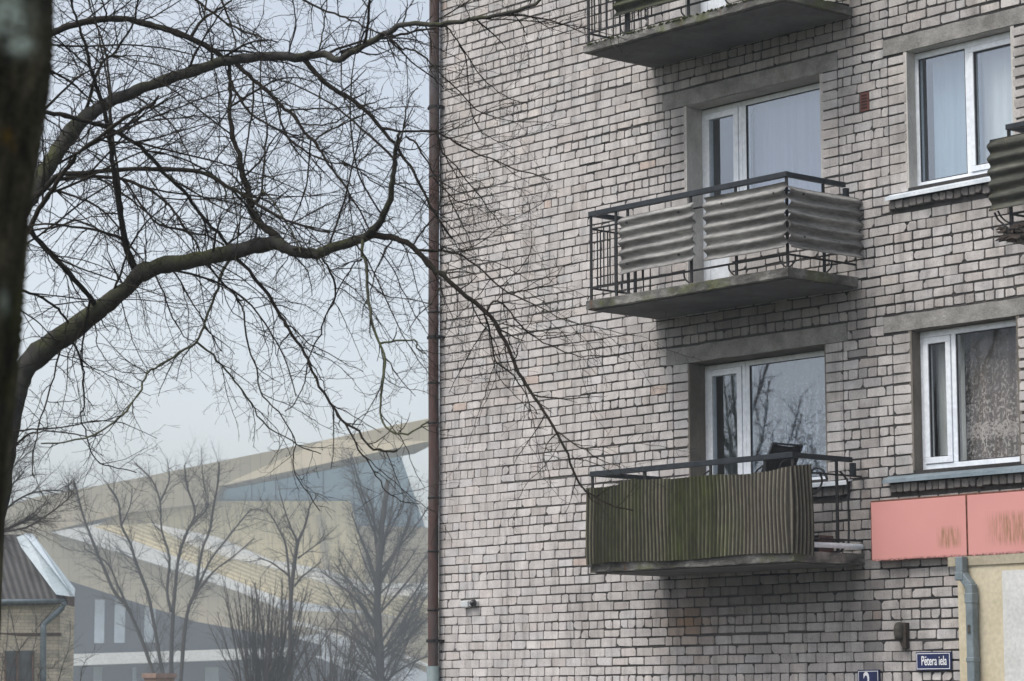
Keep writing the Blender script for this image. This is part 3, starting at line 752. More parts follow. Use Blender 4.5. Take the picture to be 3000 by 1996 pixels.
# lowest balcony with the ribbed screen
sb = slab(BX0+.02, BX1+.02, 2.93, DEP, .105, .005, .03).build('balcony', M['slab'], bld, label='lowest balcony wrapped in a mossy ribbed screen')
soffit(BX0+.02, BX1, 2.93, DEP, sb)
zt = 3.035
ro, ry = railing(.05, 2.92, zt, DEP, [], [-.2, -.5], [], [(.05, -.99), (.85, -.99), (1.80, -.99), (2.55, -.99), (2.92, -.99), (2.92, -.36)], sb)
for q, rr in (([(2.92, -.355, 3.04), (2.92, -.25, 3.10), (2.92, -.20, 3.18), (2.92, -.20, 3.70), (2.92, -.23, 3.78), (2.92, -.31, 3.84)], .011),
    ([(2.92, -.60, 3.82), (2.92, -.575, 3.72), (2.92, -.66, 3.62), (2.92, -.82, 3.56)], .011), ([(1.64, -.99, 3.79), (1.70, -.99, 3.85), (1.79, -.99, 3.89)], .009),
    ([(2.39, -.99, 3.79), (2.45, -.99, 3.85), (2.54, -.99, 3.89)], .009), ([(2.72, -.99, 3.80), (2.78, -.99, 3.90), (2.9, -.99, 3.93)], .009)):
    m = MB(); m.tube(smoothpath(q, 5), rr, 6); m.build('scroll_bracket', M['railr'], ro)
scr = MB(); path = [(.035, -1.05), (2.945, -1.055)]
PIT_ = .053
pts2 = []
s_tot = 2.91+.30
ns = int(s_tot/PIT_)*8
def scrpt(s):
    wv = .012*math.sin(s*2.3)+.008*math.sin(s*5.1+1)
    if s < 2.88: return np.array([.035+s, -1.055-wv*.6]), np.array([0, -1.0])
    a = min((s-2.88)/.06, 1.0)*math.pi/2
    if s < 2.94: return np.array([2.915+.035*math.sin(a), -1.02-.035*math.cos(a)]), np.array([math.sin(a), -math.cos(a)])
    return np.array([2.95+wv*.3, -1.02+(s-2.94)]), np.array([1.0, 0])
top = []; V = []; cols = []; nz = 8
def toph(s):
    z = 3.835-.014*(s < .50)+.010*(.5 < s < 1.26)-.008*(2.0 < s < 2.4)-.03*math.exp(-((s-.3)/.3)**2)+.012*math.sin(s*1.9+.5)+.02*math.exp(-((s-.72)/.05)**2)+.01*math.sin(s*4.3)
    return z+(.03*max(0, s-2.6)/.5)
for i in range(ns+1):
    s = s_tot*i/ns; p, nn = scrpt(s); ph = 2*math.pi*s/PIT_
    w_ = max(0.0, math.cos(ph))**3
    o = .016*w_+.003*math.sin(ph*.5)
    zt1 = toph(s)+rng.uniform(-.003, .003); zb1 = 3.008+.012*math.sin(s*3.1+.4)+.006*math.sin(s*1.1)+rng.uniform(-.004, .004)
    for j in range(nz+1):
        f = j/nz; z = zb1+(zt1-zb1)*f
        lean = .035*math.sin(f*3)*math.sin(s*2.7)+.016*math.sin(f*5+s*4)
        V.append((p[0]+nn[0]*(o+lean*.4)+.012*(f-.5)*math.sin(s*3.3), p[1]+nn[1]*(o+lean*.4), z)); 
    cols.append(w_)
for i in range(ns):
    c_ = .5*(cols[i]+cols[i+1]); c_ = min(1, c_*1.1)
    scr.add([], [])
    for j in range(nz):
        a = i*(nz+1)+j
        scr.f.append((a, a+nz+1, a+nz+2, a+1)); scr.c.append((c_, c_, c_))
scr.v = V; scr.n = len(V)
so = scr.build('ribbed_screen', M['screen'], sb, True)
m = MB(); pr = [(math.cos(a)*.035, math.sin(a)*.035) for a in np.linspace(-.6, math.pi-.3, 9)]
m.prism([(2.925+p[0]*.8, -.74, 3.095+p[1]) for p in pr], [(2.925+p[0]*.8, -.02, 3.10+p[1]) for p in pr]); m.build('flashing', M['tin_light'], sb)
m = MB(); m.box(2.80, 2.90, -.62, -.40, 3.04, 3.20); m.build('crate', M['black'], sb)
# right-hand balcony, only its left end in view
sb = slab(5.56, 8.49, 5.715, DEP, .11, .02, .07).build('balcony', M['slab'], bld, label='crumbling balcony clad in dark mossy corrugated sheets')
soffit(5.70, 8.49, 5.715, DEP, sb)
zt = 5.825
ro, ry = railing(5.66, 8.46, zt, DEP, [], [-.3, -.6], [], [(5.66, -.99), (6.5, -.99), (7.5, -.99), (8.46, -.99)], sb, .05)
m = MB()
m.tube(smoothpath([(5.64, -1.0, 5.82), (5.58, -1.0, 5.87), (5.52, -1.0, 5.92), (5.48, -1.0, 5.99)], 4), .010, 6)
m.tube(smoothpath([(5.66, -1.0, 5.87), (5.60, -1.0, 5.90), (5.55, -1.0, 5.95), (5.52, -1.0, 6.0)], 4), .009, 6)
m.build('scroll_bracket', M['railr'], ro)
corrugated(5.47, 7.0, yS, yS, 6.0, 6.665, .118, .024).build('corrugated_sheet', M['sheet_moss'], sb, True)
corrugated(7.05, 8.5, yS, yS, 6.0, 6.665, .118, .024).build('corrugated_sheet', M['sheet_moss'], sb, True)
m = MB()
for i in range(26):
    x = 5.50+rng.uniform(0, .25); z = 5.80+rng.uniform(-.09, .03); L = rng.uniform(.05, .16)
    m.tube([(x+L, -1.0+rng.uniform(-.05, .05), z+rng.uniform(-.01, .02)), (x+L*.4, -1.02, z+.01), (x, -1.03+rng.uniform(-.02, .02), z+rng.uniform(-.02, .02))], [.022, .016, .004], 5)
m.build('rotten_edge', M['soot'], sb)

# ------------------------------------------------------------------ folding chair on the lowest balcony
ch = empty('folding_chair', (2.1, -.5, 3.035), 'black folding garden chair leaning back on the lowest balcony', 'chair')
zf = 3.035
sx0, sx1, cy0, cy1 = 1.80, 2.20, -.72, -.29
m = MB()
for y in (cy0, cy1):
    m.tube([(1.72, y, zf), (2.16, y, zf+.46), (2.24, y, zf+.80), (2.40, y, zf+1.10)], .013, 8)
    m.tube([(2.30, y+.012*(1 if y < -.5 else -1), zf), (1.82, y+.012*(1 if y < -.5 else -1), zf+.45)], .012, 8)
for p in (((1.73, cy0, zf+.02), (1.73, cy1, zf+.02)), ((2.29, cy0, zf+.02), (2.29, cy1, zf+.02)), ((2.40, cy0, zf+1.10), (2.40, cy1, zf+1.10))): m.tube(p, .011, 8)
m.build('frame', M['rail'], ch, True)
m = MB(); n = 8; vs = []
for i in range(n+1):
    f = i/n
    for j in range(9):
        y = cy0+(cy1-cy0)*j/8; sag = .02*math.sin(math.pi*j/8)
        x = 2.17+.07*min(1, f*1.2)+.17*max(0, f-.3)*1.2+sag*.8; z = zf+.52+.58*f-(.022*math.sin(math.pi*j/8) if i == n else 0)
        vs.append((x, y, z))
m.add(vs, [(i*9+j, i*9+j+1, i*9+9+j+1, i*9+9+j) for i in range(n) for j in range(8)]); o = m.build('backrest', M['fabric'], ch, True)
sd = o.modifiers.new('solid', 'SOLIDIFY'); sd.thickness = .008
m = MB(); m.box(1.80, 2.18, cy0+.01, cy1-.01, zf+.44, zf+.455); m.build('seat', M['fabric'], ch)
for y in (cy0-.02, cy1+.02):
    m = MB(); m.tube(smoothpath([(2.24, y, zf+.74), (2.10, y, zf+.70), (1.92, y, zf+.69), (1.84, y, zf+.66), (1.83, y, zf+.46)], 4), .014, 8); m.build('armrest', M['rail'], ch, True)
ch2 = MB(); ch2.tube(smoothpath([(2.55, -.36, zf+.80), (2.62, -.34, zf+.86), (2.70, -.32, zf+.83), (2.74, -.30, zf+.74)], 4), .012, 8)
o = ch2.build('cord_loop', M['rail'], sb if False else bpy.data.objects['railing.002'], True)

# ------------------------------------------------------------------ shop front on the right
sf = empty('shop_front', (4.2, -.1, 0), 'cream rendered shop front with pink fascia and blue grey downpipe', 'shop front')
m = MB(); m.box(4.20, 8.9, -.10, .006, 0, 2.862); m.build('wall', M['cream'], sf)
m = MB(); m.box(4.735, 8.9, -.104, -.1, 0, 2.80); m.build('white_panel', M['white_render'], sf)
m = MB(); m.box(4.10, 8.95, -.118, .004, 2.862, 2.951); m.build('cornice', M['cornice'], sf)
for a, b in ((3.145, 4.342), (4.352, 5.62), (5.63, 6.9), (6.91, 8.9)):
    m = MB(); nx, nz = 16, 8; vs = []
    for j in range(nz+1):
        for i in range(nx+1):
            f, g_ = i/nx, j/nz
            e = .004*(1 if j == 0 else 0)
            vs.append((a+(b-a)*f, -.12-.006*math.sin(math.pi*f)*math.sin(math.pi*g_), 2.953+.575*g_+(rng.uniform(-.004, .005) if j == 0 else 0)))
    k = len(vs); vs += [(x, -.004, z) for x, y, z in vs]
    fs = [(j*(nx+1)+i, j*(nx+1)+i+1, (j+1)*(nx+1)+i+1, (j+1)*(nx+1)+i) for i in range(nx) for j in range(nz)]
    def edge(l):
        for q in range(len(l)-1): fs.append((l[q], l[q]+k, l[q+1]+k, l[q+1]))
    edge([i for i in range(nx+1)]); edge([nz*(nx+1)+i for i in range(nx, -1, -1)]); edge([j*(nx+1) for j in range(nz, -1, -1)]); edge([j*(nx+1)+nx for j in range(nz+1)])
    m.add(vs, fs); fo = m.build('fascia_panel', M['pink'], sf, True)
    em = fo.modifiers.new('es', 'EDGE_SPLIT'); em.split_angle = R(40)
    for q in (a+.001, b-.001):
        m = MB(); m.box(q-.003, q+.003, -.124, -.01, 2.955, 3.527); m.build('rust_edge', M['rust'], fo)
m = MB(); m.box(3.14, 8.9, -.112, -.002, 3.532, 3.545); m.build('cap_strip', M['rust'], sf)
# square downpipe with a swan neck
def sqpipe(m, pts, w):
    for p, q in zip(pts[:-1], pts[1:]):
        p = np.array(p, float); q = np.array(q, float); d = (q-p)/np.linalg.norm(q-p)
        s = np.cross(d, (0, 1.0, 0)); s /= np.linalg.norm(s); n_ = np.array([0, 1.0, 0])
        c = [(-w/2, -w/2), (w/2, -w/2), (w/2, w/2), (-w/2, w/2)]
        m.prism([p+s*a+n_*b for a, b in c], [q+s*a+n_*b for a, b in c])
m = MB(); xa, xb, yy = 4.305, 4.415, -.165
sqpipe(m, [(xa, yy, 2.945), (xa, yy, 2.76)], .088); sqpipe(m, [(xa, yy, 2.785), (xb, yy, 2.66)], .084); sqpipe(m, [(xb, yy, 2.685), (xb, yy, .25)], .088)
d_ = m.build('downpipe', M['dp_grey'], sf, bevel=.012)
for z0, z1 in ((2.72, 2.80), (2.50, 2.60), (1.95, 2.0)):
    m = MB(); x = xa if z0 > 2.7 else xb; m.box(x-.049, x+.049, yy-.049, yy+.049, z0, z1); m.build('collar', M['dp_grey'], d_, bevel=.01)
m = MB(); m.box(xb-.015, xb+.015, yy-.052, yy-.049, 2.22, 2.30); m.build('clip', M['lamp'], d_)

# ------------------------------------------------------------------ signs, lamp, camera
def text_mesh(s, size, sx, loc, mat, par):
    cu = bpy.data.curves.new('lettering', 'FONT'); cu.body = s; cu.size = size; cu.align_x = 'CENTER'; cu.align_y = 'CENTER'; cu.extrude = .0012; cu.offset = .0012*size/.125
    o = bpy.data.objects.new('tmp_text', cu); COL.objects.link(o)
    bpy.context.view_layer.update()
    me = bpy.data.meshes.new_from_object(o.evaluated_get(bpy.context.evaluated_depsgraph_get()))
    bpy.data.objects.remove(o); bpy.data.curves.remove(cu)
    me.materials.clear(); me.materials.append(mat)
    me.transform(Matrix.Translation(loc)@Matrix.Rotation(R(90), 4, 'X')@Matrix.Diagonal((sx, 1, 1, 1)))
    me.name = 'lettering'; t_ = bpy.data.objects.new('lettering', me); COL.objects.link(t_); t_.parent = par; t_.location = -wloc(par)
def glyph_width(s, size):
    cu = bpy.data.curves.new('lettering', 'FONT'); cu.body = s; cu.size = size
    o = bpy.data.objects.new('tmp_text', cu); COL.objects.link(o); bpy.context.view_layer.update()
    me = bpy.data.meshes.new_from_object(o.evaluated_get(bpy.context.evaluated_depsgraph_get()))
    xs_ = [v.co.x for v in me.vertices]; r_ = (min(xs_), max(xs_))
    bpy.data.objects.remove(o); bpy.data.curves.remove(cu); bpy.data.meshes.remove(me); return r_
def sign(name, x0, x1, z0, z1, txt, size, sx, label, dx=0, dz=0, tilt=0):
    e = empty(name, ((x0+x1)/2, -.02, z0), label, 'sign')
    m = MB(); m.box(x0, x1, -.03, -.005, z0, z1); m.build('plate', M['blue'], e, bevel=.004)
    m = MB(); b = .012; framebox(m, x0+b, x1-b, z0+b, z1-b, -.0325, -.0302, .006); m.build('border', M['letter'], e)
    text_mesh(txt, size, sx, ((x0+x1)/2+dx, -.0318, (z0+z1)/2+dz), M['letter'], e)
    return e
s = sign('street_sign', 3.60, 4.035, 1.882, 2.058, 'Petera iela', .125, .60, 'blue enamel street name sign with white lettering on the brick wall', .01, .0)
sign('house_number_sign', 2.848, 3.128, 1.615, 1.897, '2', .30, .62, 'blue enamel house number plate at the bottom of the brick wall', -.02, .0)
fl_ = glyph_width('Petera iela', .125); pw = glyph_width('P', .125); pe = glyph_width('Pe', .125)
mid = (fl_[0]+fl_[1])/2; ex0 = (pw[1]+.010-mid)*.60; ex1 = (pe[1]-mid)*.60; cxs = (3.60+4.035)/2+.01
m = MB(); m.box(cxs+ex0+.003, cxs+ex1-.003, -.0330, -.0302, 1.97+.036, 1.97+.0435); m.build('macron', M['letter'], s)
# worn wall lamp
e = empty('wall_lamp', (3.44, 0, 2.08), 'small grimy dark wall lamp fixed on the bricks above the street sign', 'lamp')
m = MB(); prof = [(2.175, .012), (2.18, .035), (2.20, .048), (2.24, .055), (2.29, .055), (2.325, .046), (2.345, .03), (2.352, .01)]
m.tube([(3.425, -.06, z) for z, r_ in prof], [r_ for z, r_ in prof], 16); m.build('globe', M['lamp'], e, True)
m = MB(); m.box(3.465, 3.505, -.06, .0, 2.10, 2.345); m.tube(smoothpath([(3.43, -.05, 2.19), (3.46, -.05, 2.13), (3.49, -.03, 2.085)], 4), .018, 8); m.build('bracket', M['soot'], e)
# camera on the wall
e = empty('wall_camera', (-3.05, 0, 2.69), 'small white security camera with a black dome on the brick wall', 'camera')
m = MB(); m.box(-3.23, -3.10, -.075, 0, 2.675, 2.755); m.build('housing', M['white'], e, bevel=.012)
m = MB(); m.box(-3.10, -2.98, -.05, -.0, 2.69, 2.745); m.build('mount', M['white'], e, bevel=.006)
m = MB(); a_ = [i/7 for i in range(8)]
m.tube([(-3.005, -.05-.06*f, 2.72) for f in a_], [.04*math.sqrt(max(0, 1-(f*.98)**2))+.003 for f in a_], 16); m.build('dome', M['black'], e, True)

# ------------------------------------------------------------------ trees
class Br:
    __slots__ = ('P', 'r', 'lv')
    def __init__(s, P, r, lv): s.P = P; s.r = r; s.lv = lv
nr = np.random.default_rng(11)
def unit(v): return v/(np.linalg.norm(v)+1e-12)
def sprout(parent, t, L, r_, ang, lv, wob, trop, seg, plane=None):
    n = len(parent.P); f = t*(n-1); i = min(int(f), n-2); p = parent.P[i]+(parent.P[i+1]-parent.P[i])*(f-i)
    d = unit(parent.P[i+1]-parent.P[i])
    a = nr.normal(size=3); a = unit(a-d*np.dot(a, d))
    d = unit(d*math.cos(ang)+a*math.sin(ang))
    m = max(2, int(L/seg)); st = L/m; pts = [p]
    side = unit(np.cross(d, nr.normal(size=3)))
    sg = 1; bend = unit(np.cross(d, nr.normal(size=3)))*(.55*nr.normal()/m if lv > 0 else 0)
    for q in range(m):
        d = unit(d+bend+side*sg*wob*(.6+.8*nr.random())+nr.normal(size=3)*wob*.6+np.array([0, 0, trop*(1 if q > m*.3 else .3)]))
        sg = -sg; p = p+d*st; pts.append(p)
    return Br(np.array(pts), np.linspace(r_, max(r_*.42, .0011), m+1), lv)
def rad_at(b, t):
    f = t*(len(b.r)-1); i = min(int(f), len(b.r)-2); return b.r[i]+(b.r[i+1]-b.r[i])*(f-i)
def blen(b): return float(np.sum(np.linalg.norm(np.diff(b.P, axis=0), axis=1)))
def ramify(limbs, spec, sc=1.0, rs=None):
    rs = rs or sc
    """spec per level: spacing, Lmin, Lmax, rmax, angle range, wobble, tropism, seg"""
    out = []; cur = limbs
    for lv, (sp, l0, l1, rm, a0, a1, wob, tr, seg) in enumerate(spec):
        nxt = []
        for b in cur:
            L = blen(b); n = L/(sp*sc); n = int(n)+(1 if nr.random() < n-int(n) else 0)
            for q in range(n):
                t = (.06 if lv else .10)+(.94 if lv else .90)*((q+nr.random())/max(n, 1))
                t = min(t, .995)
                Lc = sc*(l0+(l1-l0)*nr.random()**1.6)*(1.0-.45*t if lv == 0 else 1-.5*t)
                rc = min(rad_at(b, t)*.62, rm*rs*(.6+.6*nr.random()))
                if lv: Lc = min(Lc, L*.8)
                nxt.append(sprout(b, t, Lc, rc, R(a0+(a1-a0)*nr.random()), lv+1, wob, tr, seg*sc))
        out += nxt; cur = nxt
    return out
def tubes(m, brs, big=10):
    for b in brs:
        k = 3 if b.r[0] < .006 else (5 if b.r[0] < .02 else big)
        m.tube(b.P, b.r, k, b.r[0] > .02)
def pxlimb(s, D0, D1, w0, w1, per=3, kink=0.0):
    """pixel traced limb at distances D0..D1, widths in photo px"""
    P = [tuple(map(float, q.split(','))) for q in s.split()]
    n = len(P)
    pts = [atD(p[0], p[1], D0+(D1-D0)*i/(n-1)) for i, p in enumerate(P)]
    pts = np.array(smoothpath(pts, per)); m = len(pts)
    pts[1:-1] += nr.normal(size=(m-2, 3))*.0035*(1+kink)
    D = np.linspace(D0, D1, m); w = w0+(w1-w0)*np.linspace(0, 1, m)**.85
    w = w*(1+.05*nr.normal(size=m))*(1+.2*(nr.random(m) < .07))
    return Br(pts, w*D/F/2, 0)
D0 = 17.0
STEM = [
 (100, 58, '-95,2781 -85,2400 -60,2000 -30,1600 -12,1420 8,1330 22,1245 38,1165 58,1108 98,1052 160,1004 234,950 297,902', 0, .2),
 (50, 42, '234,950 297,902 360,855 402,808 446,788 510,772 574,762 638,748 700,736 759,720 815,712', .15, -.3),
 (38, 27, '790,712 815,716 842,730 887,741 928,744 967,728 1046,706 1091,686', -.3, -.5),
 (25, 9, '1080,690 1110,657 1123,629 1142,584 1150,530 1156,492 1158,455 1164,415 1169,393', -.5, -.9),
 (62, 44, '-70,1500 -60,1200 -30,900 10,740 50,640 77,590 102,553 121,515 153,472 179,430 223,369 271,330', 0, .7),
 (38, 25, '250,345 271,329 335,294 399,266 462,243 526,220 590,199 647,181 680,174 759,167 823,166 887,169', .7, .5),
 (23, 9, '870,169 919,160 960,160 983,177 1015,163 1062,137 1117,105 1145,92 1174,72 1238,71 1273,73 1334,67 1392,54 1450,45 1512,31 1570,9 1600,-20', .5, -.2),
]
LIMB = [
 (20, 4, '1085,688 1142,695 1174,705 1222,737 1270,788 1298,806 1343,847 1418,910 1458,961 1493,1025 1521,1093 1556,1145 1590,1202 1642,1283 1670,1357 1699,1420 1728,1449 1783,1476 1854,1496', -.5, -1.6),
 (7, 2, '1425,918 1447,881 1487,904 1521,950 1573,990 1636,1025 1699,1045 1774,1042 1860,1030', -1, -1.2),
 (9, 2, '1215,733 1270,736 1290,735 1349,749 1418,795 1475,847 1527,875 1590,904 1659,938 1751,961 1860,984', -.6, -1.5),
 (5, 2, '1500,862 1560,845 1601,835 1630,812 1647,784', -1, -.8), (6, 2, '1630,1265 1659,1283 1716,1323 1774,1351 1820,1369', -1.4, -1.8),
 (7, 3, '1418,910 1430,960 1441,1002 1452,1059 1504,1099 1544,1162 1575,1215', -.8, -.6), (5, 2, '1452,955 1424,956 1389,1013 1337,1110 1315,1151', -.8, -.2),
 (12, 6, '999,154 1040,140 1085,125 1117,112 1142,110 1190,97 1235,88 1276,83', .4, .9),
 (17, 6, '887,170 919,207 944,233 983,265 1021,284 1053,309 1085,338 1117,376 1158,424 1190,472 1206,491 1231,542 1257,600 1290,650 1325,700', .5, .1),
 (9, 3, '1117,376 1160,383 1206,386 1273,384 1290,392 1334,420 1401,451 1450,469 1512,496 1579,518 1615,527', .3, -.5),
 (15, 5, '680,176 705,198 743,236 785,271 823,306 861,341 893,386 925,421 951,462 989,514 1021,562 1053,619 1085,676', .6, -.4),
 (10, 3, '667,210 677,242 705,293 734,332 775,357 823,386 871,427 919,456 967,475 1011,483 1046,498 1088,527 1139,549', .6, -.6),
 (27, 9, '835,722 800,685 769,664 742,632 733,603 724,552 708,498 699,450 683,399 673,319 676,255 672,190', -.3, .6),
 (9, 4, '737,606 752,585 766,562 769,514 775,457 782,367 764,255 766,166', -.2, .2),
 (22, 15, '20,330 50,230 90,150 140,108 175,86 223,70 271,61 351,54 415,67 478,83 542,105 600,134 644,162 665,176', .5, .6),
 (11, 5, '560,108 584,70 610,45 638,29 676,0 710,-30', .6, .9), (9, 4, '568,-5 606,26 670,70 728,96 763,110 764,135', .9, .5),
 (8, 4, '870,-10 935,26 999,48 1040,61 1078,83 1120,103', 1.2, .5), (8, 3, '640,-20 673,60 690,120 680,160', .9, .6),
 (15, 10, '20,300 70,322 118,328 175,333 223,348 274,361 319,377 367,403 415,434 456,476 485,514 536,558 574,609 606,648 654,702 673,726', -.9, .0),
 (19, 6, '40,630 77,592 128,555 159,524 179,512 287,503 383,498 478,496 574,503 622,520 670,549 700,563 753,600 804,629 855,654 919,670 967,682', .4, -.8),
 (13, 6, '110,565 160,532 223,519 319,520 367,527 430,552 472,581 510,619 542,667 574,711 590,745', .5, .0),
 (9, 4, '130,553 160,556 223,578 271,597 319,632 357,680 389,727 424,769', .4, .0), (8, 5, '360,526 373,539 405,590 437,632 469,660 542,676 606,692 657,717', .6, .1),
 (18, 17, '-10,650 40,662 89,680 134,731 172,769 217,817 255,861 280,895', -.6, .1), (17, 8, '84,678 115,613 140,578 160,546 185,504 217,466 230,446 277,415 319,383 367,344 408,325 440,310 465,280', -.5, -1.2),
 (25, 6, '400,792 392,780 373,737 360,673 351,609 338,539 328,470 319,383 300,303 281,249 265,191 249,128 233,83 215,30 205,-20', .1, -.7),
 (11, 5, '252,322 274,249 297,191 306,175 338,153 364,112 390,70 402,20 410,-20', .7, .2), (9, 5, '60,170 137,207 179,223 223,255 271,296', .3, .7),
 (10, 7, '0,835 51,849 105,865 153,890 179,916 200,945', -.4, .1), (6, 3, '0,860 50,900 100,935 150,985 175,1000', -.5, .1),
 (6, 3, '715,912 726,1015 753,1080 761,1145 799,1191 845,1248 864,1302 860,1378 891,1428 937,1497', -.2, -.6),
 (8, 5, '600,760 651,826 696,877 712,912', 0, -.2),
 (13, 6, '670,742 689,756 728,794 769,845 804,896 830,938 845,961 883,1022 906,1068 937,1133 983,1202 1013,1241 1052,1267 1082,1309 1128,1323 1163,1321', .1, -.9),
 (6, 2, '1010,1238 1052,1317 1082,1359 1113,1413 1147,1451 1189,1474 1230,1476', -.7, -1.0),
 (7, 3, '930,746 938,752 957,778 983,839 973,890 948,941 941,977 914,1022 900,1070 893,1120 860,1185 835,1205', -.4, .4),
 (6, 3, '1150,700 1142,715 1123,743 1097,801 1088,849 1088,884', -.5, -.8), (6, 3, '1060,760 1040,770 1024,794 983,868 948,941', -.4, -.2),
 (7, 3, '190,985 185,1002 156,1104 137,1174 112,1251 92,1356 100,1400', .2, -.3), (7, 3, '200,975 204,986 230,1034 242,1091 246,1187 236,1222 255,1276 265,1321 293,1356 344,1372 400,1385', .2, .8),
 (5, 2, '270,930 281,964 287,1015 319,1063 360,1091 430,1093', .2, .6), (5, 2, '110,1045 150,1037 217,1050 281,1082 332,1107 383,1133 440,1160', .1, .7),
 (8, 3, '5,1345 25,1330 64,1286 96,1270 150,1263 255,1278 300,1272', 0, -.6), (6, 2, '40,1262 120,1258 200,1250 280,1235 360,1240 460,1285', 0, -.4),
 (5, 2, '1300,75 1329,103 1370,165 1410,228 1459,268 1512,297 1550,298', .0, .4),
 (7, 2, '1142,110 1174,140 1200,145 1249,170 1290,214 1334,254 1379,308 1423,335 1477,353 1548,357 1615,357', .5, .0), (7, 3, '1142,115 1174,150 1222,196 1273,228 1300,262', .5, .8),
 (5, 2, '1345,130 1367,179 1376,304 1392,357 1419,393 1459,415 1503,433', .1, .5), (7, 3, '1190,400 1222,424 1267,504 1303,554 1325,598 1361,670 1385,730', .2, -.4), 
 (6, 2, '1280,388 1298,446 1338,491 1392,558 1450,634 1490,670', .2, -.2), (5, 2, '1270,520 1334,589 1388,603 1440,640', .1, .3), (6, 2, '1210,720 1260,650 1300,600 1340,585', -.6, -.2),
 (5, 2, '1000,160 1000,230 1010,300 1045,350 1090,400', .4, -.2), (5, 2, '1500,35 1530,75 1545,110', -.1, .1), (6, 2, '1180,72 1192,30 1195,-20', .2, .4), (6, 3, '935,155 945,100 955,40 960,-10', .5, .8), (6, 3, '845,162 865,80 860,20 858,-20', .5, .2),
 (5, 2, '1170,700 1200,760 1225,850 1260,930 1285,975', -.6, -.2), (5, 2, '1115,740 1150,790 1190,870 1220,930 1260,990 1290,1020', -.5, -.9), (6, 2, '1040,710 1075,760 1120,850 1180,980 1230,1060 1280,1130', -.5, -1.2),
 (6, 3, '500,775 540,850 580,920 620,985 650,1030', .1, .5), (6, 3, '450,795 480,860 505,930 540,985 575,1003', .1, -.5), (5, 2, '350,865 370,930 390,1000 420,1060 435,1100', .1, .6),
]
PALE = [
 (10, 5, '689,737 664,775 645,810 632,865 600,938 599,957 574,1002 526,1034 472,1069 430,1094 415,1139 383,1187 335,1238 277,1273 191,1295 120,1300', .2, -.8),
 (7, 3, '574,1001 622,1040 663,1085 698,1130 734,1179 768,1237 830,1279 891,1313 940,1330', -.3, .2),
 (11, 5, '1062,700 1059,737 1075,775 1075,833 1082,890 1088,948 1113,1007 1128,1053 1124,1107 1117,1160 1117,1225 1143,1264 1197,1271 1231,1252 1255,1235', -.5, -1.2),
 (7, 4, '1113,1007 1160,1000 1215,998 1222,1020 1250,1035', -.8, -.8), (6, 4, '770,562 800,590 830,640 860,690 880,740', -.2, -.6), (5, 3, '650,250 690,235 740,215', .5, .3),
]
def mk(l, D): return [pxlimb(s, D+a, D+b, w0, w1) for (w0, w1, s, a, b) in l]
stem = mk(STEM, D0); limb = mk(LIMB, D0); pale = mk(PALE, D0)
tr = empty('bare_tree', tuple(stem[0].P[0]), 'large bare tree spreading long dark branches across the sky and brick wall', 'tree')
m = MB(); tubes(m, stem, 14); m.build('trunk', M['bark'], tr, True)
SPEC = [(.110, .14, .95, .0060, 25, 75, .19, -.030, .05), (.085, .06, .36, .0037, 25, 80, .28, -.008, .034), (.100, .03, .15, .0027, 25, 75, .30, .0, .026)]
sec = ramify(stem[1:]+limb[10:30], [(.36, .7, 2.0, .0085, 22, 62, .075, -.028, .075)])
tw = ramify(stem[1:]+limb+pale+sec, SPEC)
m = MB(); tubes(m, limb, 8); tubes(m, sec); tubes(m, tw); m.build('crown', M['twig'], tr, True)
for b in pale:
    m = MB(); tubes(m, [b], 8); m.build('lichen_branch', M['twig_pale'], tr, True)

# near trunk, left edge of the frame, out of focus
DN = 4.6
ctr = [(-330, 4600), (-322, 2600), (-312, 1996), (-275, 1300), (-250, 1000), (-232, 800), (-210, 600), (-182, 400), (-155, 200), (-147, 0), (-140, -300), (-160, -900), (-190, -1600)]
P = np.array(smoothpath([atD(x, y, DN) for x, y in ctr], 26))
radn = [.21]+[.173]*100
V = []; fs = []; cl = []; K = 150; n = len(P)
for i in range(n):
    rr = .172+.06*max(0, .8-P[i][2])
    for j in range(K):
        a = 2*math.pi*j/K
        d = RV*math.cos(a)+np.array([-RV[1], RV[0], 0])*math.sin(a)
        o = .006*math.sin(5*a+P[i][2]*3)+.004*math.sin(11*a-P[i][2]*9)+rng.uniform(-.003, .003)
        V.append(P[i]+d*(rr+o))
def nearcol(p):
    q = p-CAM; z = q@fw; px = 1500+F*(q@RV)/z; py = 998-F*(q@UV)/z
    l = max(math.exp(-((px-25)/55)**2-((py-45)/60)**2), math.exp(-((px-58)/35)**2-((py-130)/30)**2), .35*math.exp(-((px-12)/14)**2-((py-890)/40)**2))
    y = max(.9*math.exp(-((px-22)/16)**2-((py-400)/22)**2), .4*math.exp(-((px-40)/12)**2-((py-430)/20)**2))
    return (min(1, l*1.4), y, 0)
m = MB()
for i in range(n-1):
    for j in range(K):
        j2 = (j+1) % K; a = (i*K+j, i*K+j2, i*K+K+j2, i*K+K+j)
        m.f.append(a); m.c.append(nearcol(sum(V[q] for q in a)/4))
m.v = [tuple(map(float, v)) for v in V]; m.n = len(V)
tn = empty('street_tree', tuple(P[0]), 'dark mossy near tree trunk with pale lichen at the left edge, out of focus', 'tree')
m.build('trunk', M['bark_near'], tn, True)
stp = P[-1]
lb = [Br(np.array([stp, stp+np.array([a, b, 1.2]), stp+np.array([2*a, 2*b, 2.6])]), np.array([.12, .08, .05]), 0) for a, b in ((.5, -.3), (-.6, .4), (.1, .5))]
for b in lb: b.P = np.array(smoothpath(b.P, 4)); b.r = np.linspace(.12, .04, len(b.P))
m = MB(); tubes(m, lb, 8); tubes(m, ramify(lb, [(.3, .6, 1.4, .02, 25, 60, .12, .02, .1), (.2, .2, .6, .007, 25, 60, .15, 0, .08)])); m.build('crown', M['twig'], tn, True)

